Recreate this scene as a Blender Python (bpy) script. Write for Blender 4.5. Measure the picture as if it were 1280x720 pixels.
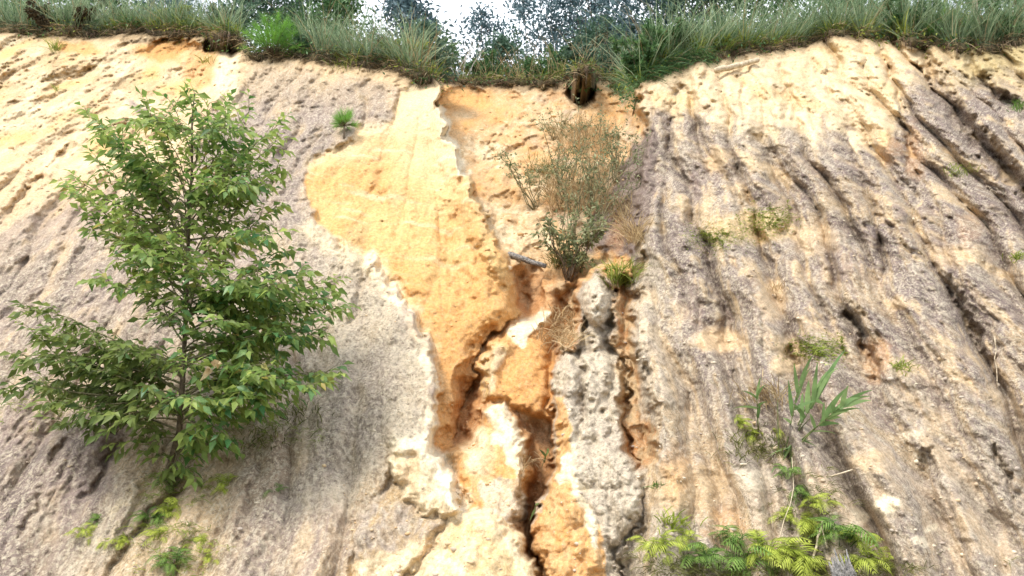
import bpy, math, random
import numpy as np
from math import radians as R

for o in list(bpy.data.objects):
    bpy.data.objects.remove(o)
SC = bpy.context.scene
COL = SC.collection
rng = np.random.default_rng(7)
random.seed(7)

# ------------------------------------------------------------------ camera
PITCH = R(15.0)
FPX = 985.0                                   # focal length in photograph pixels (1280 wide)
CAM = np.array([0.0, 0.0, 1.6])
FWD = np.array([0.0, math.cos(PITCH), math.sin(PITCH)])
UP = np.array([0.0, -math.sin(PITCH), math.cos(PITCH)])
RIGHT = np.array([1.0, 0.0, 0.0])
cd = bpy.data.cameras.new('camera')
cam = bpy.data.objects.new('camera', cd)
COL.objects.link(cam)
cam.location = CAM
cam.rotation_euler = (math.pi / 2 + PITCH, 0, 0)
cd.sensor_width = 36
cd.lens = 36 * FPX / 1280
cd.clip_end = 3000
cd.clip_start = 0.05
SC.camera = cam

# ------------------------------------------------------------------ sky and sun
SUN_EL, SUN_AZ = R(56), R(-42)                # azimuth measured from behind the camera, negative = from the left
world = bpy.data.worlds.new('World')
SC.world = world
world.use_nodes = True
nt = world.node_tree
nt.nodes.clear()
sky = nt.nodes.new('ShaderNodeTexSky')
sky.sky_type = 'NISHITA'
sky.sun_disc = False
sky.sun_elevation = SUN_EL
sky.sun_rotation = math.pi + SUN_AZ * -1
sky.air_density = 1.0
sky.dust_density = 2.0
bg = nt.nodes.new('ShaderNodeBackground')
bg.inputs['Strength'].default_value = 0.15
wo = nt.nodes.new('ShaderNodeOutputWorld')
tc = nt.nodes.new('ShaderNodeTexCoord')
cn = nt.nodes.new('ShaderNodeTexNoise')
cn.inputs['Scale'].default_value = 3.0
cn.inputs['Detail'].default_value = 6
cr = nt.nodes.new('ShaderNodeValToRGB')
cr.color_ramp.elements[0].position = 0.30
cr.color_ramp.elements[1].position = 0.60
cr.color_ramp.elements[0].color = (0.45, 0.45, 0.45, 1)
mx = nt.nodes.new('ShaderNodeMixRGB')
mx.inputs['Color2'].default_value = (8.4, 8.8, 9.4, 1)        # thin bright cloud
nt.links.new(tc.outputs['Generated'], cn.inputs['Vector'])
nt.links.new(cn.outputs['Fac'], cr.inputs['Fac'])
nt.links.new(cr.outputs['Color'], mx.inputs['Fac'])
nt.links.new(sky.outputs['Color'], mx.inputs['Color1'])
nt.links.new(mx.outputs['Color'], bg.inputs['Color'])
nt.links.new(bg.outputs['Background'], wo.inputs['Surface'])

sd_ = bpy.data.lights.new('sun', 'SUN')
sd_.energy = 3.1
sd_.angle = R(14)
sd_.color = (1.0, 0.95, 0.86)
sun = bpy.data.objects.new('sun', sd_)
COL.objects.link(sun)
from mathutils import Vector
_to = Vector((math.sin(SUN_AZ) * math.cos(SUN_EL), -math.cos(SUN_AZ) * math.cos(SUN_EL), math.sin(SUN_EL)))
sun.rotation_euler = _to.to_track_quat('Z', 'Y').to_euler()

SC.view_settings.view_transform = 'Standard'
SC.view_settings.look = 'None'
SC.view_settings.gamma = 1
SC.view_settings.use_curve_mapping = False
SC.view_settings.exposure = 0.50

# ------------------------------------------------------------------ noise
def _hash(ix, iy, iz, seed):
    h = (ix * 374761393 + iy * 668265263 + iz * 2147483647 + seed * 1274126177) & 0xffffffff
    h = ((h ^ (h >> 13)) * 1274126177) & 0xffffffff
    h = h ^ (h >> 16)
    return h

def noise2(x, y, seed=0):
    """gradient noise, about -1..1"""
    xi = np.floor(x).astype(np.int64); yi = np.floor(y).astype(np.int64)
    xf = x - xi; yf = y - yi
    u = xf * xf * xf * (xf * (xf * 6 - 15) + 10); v = yf * yf * yf * (yf * (yf * 6 - 15) + 10)
    def g(a, b):
        h = _hash(xi + a, yi + b, 0 * xi, seed)
        an = (h & 0xffff) * (2 * math.pi / 65536)
        return np.cos(an) * (xf - a) + np.sin(an) * (yf - b)
    n0 = g(0, 0) * (1 - u) + g(1, 0) * u
    n1 = g(0, 1) * (1 - u) + g(1, 1) * u
    return (n0 * (1 - v) + n1 * v) * 1.5

def fbm(x, y, octv=4, seed=0, gain=0.5, lac=2.03):
    s = 0; a = 1; t = 0
    for k in range(octv):
        s = s + a * noise2(x, y, seed + k * 17); t += a
        x = x * lac + 3.1; y = y * lac + 7.7; a *= gain
    return s / t

def ribs(x, y, seed=0, k=1.5):
    """round-backed ridges meeting in V grooves, 0 in the groove"""
    a = np.clip(np.abs(noise2(x, y, seed)) * k, 0, 1)
    return a * (2 - a)

def billow(x, y, octv=3, seed=0, gain=0.5):
    """rounded ridges between sharp creases, 0 at creases"""
    s = 0; a = 1; t = 0
    for k in range(octv):
        s = s + a * np.sqrt(np.abs(noise2(x, y, seed + k * 31)) + 1e-6); t += a
        x = x * 2.1 + 1.3; y = y * 2.1 + 4.1; a *= gain
    return s / t

def worley(x, y, seed=0):
    """F1, F2 and the random value of the nearest cell"""
    xi = np.floor(x).astype(np.int64); yi = np.floor(y).astype(np.int64)
    f1 = np.full(x.shape, 9.0); f2 = np.full(x.shape, 9.0); idv = np.zeros(x.shape)
    for a in (-1, 0, 1):
        for b in (-1, 0, 1):
            h = _hash(xi + a, yi + b, 0 * xi, seed)
            px = xi + a + (h & 0xff) / 255.0; py = yi + b + ((h >> 8) & 0xff) / 255.0
            d = np.hypot(px - x, py - y)
            r = ((h >> 16) & 0xff) / 255.0
            nf = d < f1
            f2 = np.where(nf, f1, np.minimum(f2, d)); idv = np.where(nf, r, idv); f1 = np.where(nf, d, f1)
    return f1, f2, idv

def sstep(a, b, x):
    t = np.clip((x - a) / (b - a), 0, 1)
    return t * t * (3 - 2 * t)

def lerp(a, b, t):
    return a + (b - a) * t

def sdf(poly, x, y, reach=90):
    """signed distance to a closed outline, positive inside; far away it is only a large negative number"""
    P = np.array(poly, float)
    out = np.full(x.shape, -1e3)
    m = (x > P[:, 0].min() - reach) & (x < P[:, 0].max() + reach) & (y > P[:, 1].min() - reach) & (y < P[:, 1].max() + reach)
    xs = x[m]; ys = y[m]
    if xs.size == 0:
        return out
    d = np.full(xs.shape, 1e9); ins = np.zeros(xs.shape, bool)
    n = len(P)
    for i in range(n):
        ax, ay = P[i]; bx, by = P[(i + 1) % n]
        ex, ey = bx - ax, by - ay
        t = np.clip(((xs - ax) * ex + (ys - ay) * ey) / (ex * ex + ey * ey + 1e-9), 0, 1)
        d = np.minimum(d, (xs - ax - t * ex) ** 2 + (ys - ay - t * ey) ** 2)
        c = ((ay > ys) != (by > ys)) & (xs < (bx - ax) * (ys - ay) / (by - ay + 1e-12) + ax)
        ins ^= c
    out[m] = np.sqrt(d) * np.where(ins, 1, -1)
    return out

def linedist(line, x, y, reach=80):
    """distance to an open line and position 0..1 along it"""
    P = np.array(line, float)
    out = np.full(x.shape, 1e3); al = np.zeros(x.shape)
    m = (x > P[:, 0].min() - reach) & (x < P[:, 0].max() + reach) & (y > P[:, 1].min() - reach) & (y < P[:, 1].max() + reach)
    xs = x[m]; ys = y[m]
    if xs.size == 0:
        return out, al
    d = np.full(xs.shape, 1e9); aa = np.zeros(xs.shape)
    n = len(P) - 1
    for i in range(n):
        ax, ay = P[i]; ex, ey = P[i + 1] - P[i]
        t = np.clip(((xs - ax) * ex + (ys - ay) * ey) / (ex * ex + ey * ey + 1e-9), 0, 1)
        q = np.hypot(xs - ax - t * ex, ys - ay - t * ey)
        b = q < d
        d = np.where(b, q, d); aa = np.where(b, (i + t) / n, aa)
    out[m] = d; al[m] = aa
    return out, al

# ------------------------------------------------------------------ the slope
# The cliff is a 50 degree bank facing the viewpoint. Its outlines were surveyed from the viewpoint as
# (column, row) bearings of the photograph; slope_point() carries a bearing onto the bank's mean plane.
TH = R(50)
N_OUT = np.array([0.0, -math.sin(TH), math.cos(TH)])
P0 = np.array([0.0, 5.3, 0.95])
OUT = -FWD                                     # relief is pushed out along this fixed direction

def ray(px, py):
    d = (np.asarray(px, float)[..., None] - 640) * RIGHT - (np.asarray(py, float)[..., None] - 360) * UP + FPX * FWD
    return d / np.linalg.norm(d, axis=-1, keepdims=True)

def slope_point(px, py):
    d = ray(px, py)
    t = ((P0 - CAM) @ N_OUT) / (d @ N_OUT)
    return CAM + d * t[..., None]

def bearing(P):
    q = P - CAM
    z = q @ FWD
    return 640 + FPX * (q @ RIGHT) / z, 360 - FPX * (q @ UP) / z

def at_depth(px, py, Y):
    d = ray(px, py)
    return CAM + d * (Y / d[..., 1])[..., None] if d.ndim > 1 else CAM + d * (Y / d[1])

CREST = np.array([(-900, 30), (-350, 32), (0, 38), (60, 41), (130, 43), (180, 40), (230, 43), (255, 42), (278, 43), (300, 47), (312, 66), (325, 72), (370, 68),
                  (420, 76), (470, 82), (510, 91), (545, 99), (600, 104), (650, 103), (700, 103), (712, 92), (738, 88), (752, 98), (768, 104), (800, 104),
                  (830, 88), (870, 74), (920, 66), (1000, 57), (1042, 42), (1100, 46), (1140, 54), (1200, 58), (1240, 62), (1280, 52),
                  (1500, 42), (2200, 36)], float)

def crest_row(px):
    return np.interp(px, CREST[:, 0], CREST[:, 1])

# outlines shared by relief and earth colours
SCAR = [(546, 97), (549, 130), (560, 168), (578, 210), (600, 255), (620, 300), (637, 332), (648, 365), (650, 390), (622, 412), (598, 440),
        (592, 470), (574, 515), (562, 560), (543, 560), (548, 520), (550, 470), (540, 432), (524, 405), (505, 372), (482, 350), (470, 326),
        (428, 306), (395, 280), (382, 235), (384, 205), (430, 182), (452, 162), (478, 158), (492, 150), (498, 118), (520, 98)]
BOWL = [(548, 85), (549, 130), (560, 168), (578, 210), (600, 255), (620, 300), (637, 332), (648, 365), (640, 400), (600, 430), (592, 470),
        (574, 515), (560, 560), (580, 600), (590, 640), (640, 655), (665, 735), (690, 800), (700, 735), (668, 665), (690, 600), (700, 560),
        (692, 520), (694, 455), (702, 430), (722, 415), (728, 350), (760, 338), (788, 330), (800, 290), (800, 240), (812, 190), (808, 150),
        (800, 120), (810, 85)]
LOWER_LEFT = [(-600, 900), (-600, 255), (0, 265), (200, 260), (300, 240), (386, 280), (428, 306), (470, 326), (482, 350), (505, 372),
              (524, 405), (540, 432), (550, 470), (548, 520), (538, 556), (500, 575), (470, 640), (440, 700), (430, 900)]
LEDGE = [(597, 450), (612, 425), (640, 405), (668, 391), (684, 396), (693, 440), (693, 530), (660, 520), (625, 505), (602, 500)]
BLOCK_MID = [(552, 568), (585, 545), (606, 510), (628, 504), (648, 524), (660, 560), (664, 600), (656, 640), (640, 668), (600, 655), (577, 632), (560, 595)]
BLOCK_LEFT = [(484, 562), (505, 548), (525, 550), (550, 572), (568, 600), (578, 636), (570, 655), (520, 640), (495, 610)]
BLOCK_LOW = [(495, 740), (530, 700), (560, 652), (590, 634), (618, 640), (650, 668), (670, 705), (690, 760), (690, 900), (440, 900)]
SLAB_BROWN = [(444, 720), (440, 660), (468, 622), (498, 600), (545, 630), (560, 655), (530, 700), (500, 740), (470, 900), (440, 900)]
PINNACLE = [(725, 368), (730, 350), (742, 343), (756, 348), (768, 368), (766, 395), (758, 415), (762, 432), (780, 452), (786, 490), (780, 530),
            (790, 562), (806, 590), (808, 620), (800, 655), (770, 690), (782, 735), (782, 900), (690, 900), (688, 735), (664, 668), (668, 640),
            (690, 600), (696, 570), (692, 520), (692, 462), (700, 442), (718, 440), (732, 420), (728, 400)]
SLAB_GREY = [(716, 572), (728, 556), (752, 560), (778, 574), (804, 594), (808, 612), (800, 640), (790, 660), (796, 690), (790, 740), (790, 900), (758, 900), (758, 700), (754, 668), (744, 650), (732, 622), (718, 596)]
RIGHT_FACE = [(802, 92), (812, 112), (815, 150), (822, 190), (816, 235), (806, 270), (800, 310), (792, 340), (783, 380), (782, 430), (790, 470),
              (802, 520), (808, 570), (812, 610), (806, 660), (770, 700), (762, 900), (2400, 900), (2400, -200), (802, -200)]
NOOK = [(782, 450), (775, 500), (780, 560), (800, 585), (822, 575), (824, 520), (808, 470), (800, 440)]
BANK_UL = [(-700, 0), (275, 0), (272, 75), (266, 115), (240, 150), (220, 185), (120, 205), (-700, 215)]

def warp(px, py, amp=7, sc=28, seed=5):
    return (px + amp * 1.25 * fbm(px / sc, py / sc, 3, seed, .5), py + amp * 1.25 * fbm(px / sc + 40, py / sc + 11, 3, seed + 3, .5))

def rill_coords(px, py):
    """world coordinates on the bank: across (x) and up the fall line (t)"""
    p = slope_point(px, py)
    return p[..., 0], (p[..., 2] - P0[2]) / math.sin(TH)

def fan(x, t):
    """the rills spread a little towards the top"""
    return x * 1.18 / (1 + .036 * np.clip(t, -2, 20))

def relief(px, py):
    x, t = rill_coords(px, py)
    wx, wy = warp(px, py, 9, 34, 5)
    wx2, wy2 = warp(px, py, 9, 20, 9)
    big = 0.10 * fbm(x * 0.55, t * 0.4, 3, 2)
    h = big.copy()
    # upper left bank, a slumped hollow behind the face
    s = sdf(BANK_UL, wx, wy)
    h = lerp(h, big - 0.45 + 0.10 * sstep(110, 60, py), sstep(-10, 14, s))
    # lower left face, stands proud of the scar
    s = sdf(LOWER_LEFT, wx2, wy2)
    h = lerp(h, big + 0.16 + 0.10 * sstep(300, 550, px), sstep(-4, 9, s) * sstep(150, 460, px + 0.2 * py))
    # the fresh scar
    s = sdf(SCAR, wx2, wy2)
    hs = -0.12 - 0.85 * sstep(180, 560, py) - 0.60 * sstep(0, 1, (px - 500 - (py - 100) * 0.35) / 130) * sstep(150, 420, py) \
        + 0.16 * np.exp(-((px - (548 + (py - 100) * 0.27)) / 26.0) ** 2) * sstep(95, 150, py)
    h = lerp(h, hs, sstep(-5, 5, s)); s_scar = s
    # the bowl and gully
    b = sdf(BOWL, wx2, wy2)
    hb = -1.85 + 0.50 * sstep(200, 520, py) + 0.1 * sstep(560, 700, py) - 0.28 * sstep(160, 120, py) * sstep(-1, 1, (640 - px) / 90) \
        + 0.25 * sstep(660, 740, px) * sstep(330, 200, py)
    xl = np.interp(py, [90, 130, 200, 320, 350], [770, 775, 758, 722, 740]); xr_ = np.interp(py, [90, 150, 200, 270, 350], [806, 818, 824, 808, 790])
    rw = np.clip((wx2 - xl) / (xr_ - xl), 0, 1)
    hb = hb + 1.45 * rw ** 1.3 * sstep(352, 335, py) + .65 * sstep(718, 812, px) * sstep(335, 352, py)
    hb = hb - .10 * (1 - billow(px / 26.0, py / 120.0, 2, 77)) * sstep(175, 130, py) * sstep(700, 740, px)
    h = lerp(h, hb, sstep(-3, 9, b))
    seam = sstep(-16, -8, s_scar) * sstep(-16, -8, b)          # scar and gully share one edge, nothing stands between
    h = lerp(h, lerp(hs, hb, sstep(-5, 5, b - s_scar)), seam)
    low = sstep(330, 400, py) * sstep(-30, 0, b) * sstep(40, 10, b) * (1 - sstep(660, 690, px)); h = lerp(h, np.minimum(h, lerp(hs, hb, sstep(-30, 34, b))), low)
    # right face
    r = sdf(RIGHT_FACE, wx2, wy2, 160)
    hr = big + 0.20 - 0.35 * np.exp(-np.clip(r, 0, 400) / 22.0) + 0.10 * np.sin((px - 800) / 130.0)
    h = lerp(h, hr, sstep(-7, 6, r))
    # spurs inside the gully
    def mound(poly, top, rim, soft=4, rnd=16, w=(None, None)):
        nonlocal h
        q = sdf(poly, wx2, wy2)
        body = top - rim * (1 - np.sqrt(np.clip(1 - (1 - np.clip(q, 0, rnd) / rnd) ** 2, 0, 1)))
        h = lerp(h, body + big * 0.5, sstep(-soft, soft, q))
    mound(LEDGE, -0.70, 0.40, 13, 40)
    mound(SLAB_BROWN, 0.26, 0.10, 16, 20)
    mound(BLOCK_MID, -0.22, 0.62, 12, 42)
    mound(BLOCK_LEFT, 0.42, 0.26, 6, 26)
    mound(BLOCK_LOW, 0.50, 0.50, 12, 60)
    ctop = -0.12 + 0.32 * sstep(430, 600, py)
    q = sdf(PINNACLE, wx2, wy2)
    h = lerp(h, ctop + .04 - 0.56 * (1 - np.sqrt(np.clip(1 - (1 - np.clip(q, 0, 32) / 32) ** 2, 0, 1))), sstep(-4, 4, q))
    q = sdf(SLAB_GREY, wx2, wy2)
    h = h + 0.12 * sstep(-8, 14, q)
    for (cx, cy, rx, ry, a) in [(747, 374, 24, 32, .24), (742, 428, 20, 16, -.03), (742, 470, 26, 30, .10), (710, 470, 17, 26, .14),
                                (745, 525, 40, 30, .06), (735, 700, 50, 40, .05)]:
        d = np.hypot((px - cx) / rx, (py - cy) / ry)
        h = h + a * np.sqrt(np.clip(1 - d * d, 0, 1))
    # waist cuts of the pillar
    for ln, w, a in [([(728, 408), (745, 412), (764, 408)], 7, .18), ([(724, 438), (745, 440), (768, 436)], 6, .10), ([(722, 446), (728, 480), (724, 540)], 6, .20), ([(715, 556), (740, 552)], 5, .04), ([(768, 460), (760, 510), (764, 555)], 5, .10), ([(742, 470), (738, 520)], 4, .06),
                     ([(725, 500), (760, 506), (785, 498)], 4, .05)]:
        d, al = linedist(ln, wx2, wy2)
        h = h - a * np.exp(-(d / w) ** 2)
    for ln, w, a in [([(500, 552), (528, 556), (558, 590), (577, 632)], 20, .14), ([(592, 520), (622, 506), (645, 535), (656, 590), (655, 640)], 26, .22), ([(686, 396), (642, 412), (614, 445), (602, 500)], 22, .20),
                     ([(530, 700), (575, 640), (618, 642), (655, 675), (684, 735)], 30, .16), ([(706, 556), (700, 600), (728, 655), (745, 700)], 22, .14), ([(745, 345), (742, 430), (738, 500)], 18, .12), ([(760, 560), (800, 600), (795, 650)], 20, .08),
                     ([(548, 100), (560, 168), (580, 215), (604, 260), (640, 335)], 30, .22), ([(820, 110), (828, 190), (822, 250), (806, 300), (806, 380), (815, 470), (826, 560)], 24, .14)]:
        d, al = linedist(ln, wx2, wy2)
        h = h + a * np.clip(1 - d / w, 0, 1)
    for pl, a in (([(690, 372), (712, 358), (728, 352), (723, 380), (726, 418), (716, 438), (700, 440), (688, 400)], .30), ([(770, 350), (790, 345), (792, 400), (790, 445), (781, 452), (764, 430), (770, 395)], .40)):
        q = sdf(pl, wx2, wy2); h = h - a * sstep(-8, 12, q)
    q = sdf(NOOK, wx2, wy2)
    h = h - 0.38 * sstep(-6, 8, q)
    # gullies cut in the right face and elsewhere: line, half width, depth
    cuts = [([(1146, 50), (1160, 85), (1185, 125), (1225, 175), (1262, 215), (1300, 255), (1360, 330)], 12, .48),
            ([(1200, 55), (1222, 95), (1262, 130), (1310, 165)], 9, .35),
            ([(1100, 62), (1112, 95), (1128, 130), (1134, 175), (1142, 200)], 5, .20),
            ([(925, 85), (928, 120), (935, 170)], 4, .12),
            ([(1055, 385), (1075, 410), (1092, 455), (1100, 475)], 7, .24),
            ([(1185, 345), (1205, 390), (1230, 440), (1250, 500)], 7, .22),
            ([(1130, 180), (1145, 230), (1150, 260)], 6, .14),
            ([(985, 435), (992, 458)], 5, .22),
            ([(840, 200), (870, 245), (872, 262)], 4, .08),
            ([(868, 330), (915, 400), (925, 430)], 5, .10),
            ([(1080, 240), (1120, 300), (1180, 350)], 5, .12),
            ([(1240, 560), (1262, 600), (1275, 650)], 5, .12),
            ([(1155, 560), (1165, 600)], 7, .13),
            ([(800, 285), (806, 330), (800, 350)], 5, .2),
            ([(156, 545), (136, 572), (126, 600), (104, 624)], 7, .16), ([(82, 548), (66, 570), (60, 580)], 6, .12),
            ([(60, 610), (20, 680)], 5, .08), ([(240, 600), (190, 640), (135, 720)], 6, .16), ([(95, 175), (82, 192), (60, 212), (20, 250), (5, 270)], 4, .15),
            ([(160, 150), (150, 165)], 4, .1), ([(60, 95), (75, 115)], 8, .1), ([(330, 560), (310, 620), (290, 720)], 6, .08), ([(425, 330), (405, 420), (385, 520)], 6, .06),
            ([(470, 330), (452, 360), (440, 410)], 5, .08), ([(498, 108), (495, 150)], 4, .09), ([(350, 105), (330, 160)], 4, .05), ([(430, 90), (415, 140)], 4, .06),
            ([(660, 545), (668, 600), (660, 650), (672, 720)], 12, .15), ([(560, 565), (575, 600), (582, 640)], 9, .16),
            ([(640, 330), (655, 370), (670, 395)], 7, .22), ([(695, 520), (690, 560)], 5, .15),
            ([(590, 470), (575, 520), (562, 555)], 14, .18), ([(612, 120), (640, 185), (668, 250)], 5, .06), ([(500, 150), (478, 215), (455, 290)], 12, .08), ([(555, 250), (566, 320), (590, 395)], 12, .10), ([(585, 300), (612, 350), (640, 385)], 7, .10), ([(600, 110), (596, 150)], 5, .08), ([(640, 110), (652, 150), (690, 170)], 6, .10),
            ([(470, 335), (500, 345), (530, 370)], 6, -.10), ([(975, 110), (990, 160)], 5, .14), ([(1008, 62), (1030, 100), (1045, 120)], 5, .12), ([(880, 85), (884, 140)], 4, .12), ([(850, 110), (842, 160)], 5, .12)]
    for ln, w, a in cuts:
        d, al = linedist(ln, wx2, wy2)
        prof = np.sqrt(np.clip(al * 6, 0, 1)) * np.sqrt(np.clip((1 - al) * 4, 0, 1) + .05)
        h = h - a * prof * np.exp(-(d / w) ** 2)
    # hollows under the crest
    for (cx, cy, rx, ry, a) in [(280, 58, 28, 15, .6), (727, 112, 20, 24, .7), (215, 62, 36, 14, .22), (90, 85, 26, 18, .10), (1012, 48, 14, 8, .25),
                                (628, 122, 24, 14, .12), (580, 125, 30, 16, .16), (800, 560, 22, 30, .15), (672, 322, 20, 20, .15), (660, 368, 22, 44, .45), (586, 505, 22, 56, .28), (670, 600, 22, 80, .18), (700, 410, 16, 34, .25)]:
        d = np.hypot((wx - cx) / rx, (wy - cy) / ry)
        h = h - a * np.sqrt(np.clip(1 - d * d, 0, 1))
    # ---- erosion texture, amplitude by ground
    ms = sstep(-4, 6, sdf(SCAR, wx2, wy2))
    mr = sstep(-2, 20, sdf(RIGHT_FACE, px, py, 160))
    mb = sstep(0, 12, b) * (1 - ms) * (1 - mr)
    mul = sstep(-5, 15, sdf(BANK_UL, px, py))
    # rills running down the fall line
    tw = 0.20 * fbm(x * 0.6, t * 0.5, 3, 21) + 0.05 * fbm(x * 3, t * 1.2, 3, 25)
    xs = fan(x, t) + tw
    r1 = .86 * ribs(xs * 2.15, t * 0.17, 31) + .14 * ribs(xs * 5.2 + .3, t * .5, 32)
    pop = worley(xs * 9, t * 5.5 + .6 * fbm(x * 4, t * 4, 2, 43), 45)[0]
    pop2 = worley(x * 22, t * 16, 47)[0]
    nod = np.clip(1 - pop * pop * 1.6, 0, 1) + .4 * np.clip(1 - pop2 * pop2 * 1.6, 0, 1)
    r2 = billow(xs * 5.5, t * 0.75, 2, 37)
    f1, f2, idv = worley(xs * 3.6, t * 0.85 + 0.3 * fbm(x * 2, t * 2, 2, 3), 41)
    lump = sstep(0.0, 0.45, f2 - f1)
    top_soft = lerp(0.55, 1, sstep(80, 190, py))
    r0 = ribs(xs * 1.2 + 4, t * 0.12, 35, 1.8)
    rough = fbm(x * 2.6, t * 1.3, 4, 36, .6)
    rill_r = (0.36 * r0 + 0.48 * r1 + 0.04 * r2 + 0.03 * lump + .030 * nod + .14 * rough - 0.62) * top_soft
    h = h + mr * rill_r
    ll = (1 - mr) * (1 - ms) * (1 - mb) * (1 - mul)
    h = h + ll * (0.17 * r1 + .13 * rough + 0.03 * r2 + 0.02 * lump + .028 * nod - 0.16)
    mp = np.maximum(sstep(0, 10, sdf(PINNACLE, px, py)), sstep(0, 10, sdf(SLAB_GREY, px, py)))
    h = h + mp * (.04 * nod + .13 * billow(x * 3.4, t * 2.0, 3, 49) - .10)
    mk = np.maximum.reduce([sstep(0, 14, sdf(q_, px, py)) for q_ in (LEDGE, BLOCK_MID, BLOCK_LEFT, BLOCK_LOW)])
    mb = mb * (1 - .6 * mp) * (1 - .65 * mk)
    rb = .55 * billow(x * 2.6 + 9 + tw, t * 0.9, 3, 51) + .5 * billow(x * 3.2, t * 1.5, 3, 53)
    h = h + mb * (0.30 * rb - 0.22 + 0.22 * fbm(x * 1.5, t * 0.9, 3, 55)) * lerp(.45, 1, sstep(600, 680, px + .3 * (py - 150)))
    fa1, fa2, fai = worley(x * 2.6 + .5 * fbm(x * 3, t * 3, 2, 57), t * .95 + .5 * fbm(x * 3 + 7, t * 1.5, 2, 58), 59)
    fb1, fb2, fbi = worley(x * 7 + .4 * fbm(x * 8, t * 8, 2, 67), t * 2.8, 69)
    facet = (fai - .5) * sstep(0, .18, fa2 - fa1) * .16 + (fbi - .5) * sstep(0, .25, fb2 - fb1) * .06
    h = h + facet * (sstep(0, 12, b) * (1 - ms) * (1 - mr) * sstep(.0, .4, fbm(x * 1.2, t * 1.2, 3, 70) + .25) + .5 * mul + .35 * mr * sstep(.1, .4, fbm(x * 1.1 + 4, t * 1.1, 3, 72)))
    h = h + mul * (0.30 * fbm(x * 1.2, t * .55, 3, 60) + 0.10 * billow(x * 2.6, t * .9 + .8 * x, 3, 61) - 0.06)
    h = h + ms * (-.05 * (1 - ribs(fan(x, t) * 3.2 + tw, t * .35, 175)) ** 2 + 0.20 * fbm(x * 1.1, t * .5, 2, 64) + 0.075 * fbm(x * 3, t * 1.5, 4, 65) + 0.03 * fbm(x * 9, t * 4, 3, 66) - .05 * np.clip(fbm(x * 12, t * 12, 2, 68) - .35, 0, 1))
    # blocky terraces: small ledges across the face
    wl = t * 3.4 + 1.1 * fbm(x * 1.5, t * 1.5, 3, 71)
    saw = wl - np.floor(wl)
    saw = np.where(saw < .75, saw / .75, (1 - saw) / .25)
    h = h + (0.035 * mr + 0.06 * mb + 0.02 * ll + 0.0 * mul) * (0.5 - saw) * sstep(0.0, 0.6, fbm(x * 1.3 + 5, t * 1.3, 3, 73))
    # crumbs and fine roughness
    fine = fbm(x * 9, t * 9, 4, 81, 0.6)
    crumbs = 1 - np.clip(worley(x * 12, t * 6.5, 85)[0] * 1.6, 0, 1)
    sel = sstep(0.0, 0.5, fbm(x * 1.7, t * 1.7, 3, 83))
    h = h + fine * (0.030 * mr + 0.032 * mb + 0.022 * ll + 0.010 * ms + 0.040 * mul)
    h = h + crumbs * sel * (0.035 * mr + 0.05 * mb + 0.018 * ll + 0.05 * mul)
    return h

# earth colours (linear albedo)
CREAM = (0.60, 0.44, 0.265); PALE = (0.72, 0.59, 0.39); WHITE = (0.78, 0.68, 0.50); YEL = (0.62, 0.43, 0.185); ORNG = (0.60, 0.325, 0.12)
DEEP = (0.45, 0.22, 0.085); TAN = (0.48, 0.34, 0.19); GREY = (0.41, 0.335, 0.272); PURP = (0.27, 0.205, 0.188); DARK = (0.17, 0.125, 0.105); SOIL = (0.11, 0.075, 0.05)
LICH = (0.66, 0.56, 0.42); MOSS = (0.26, 0.25, 0.05)

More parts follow.
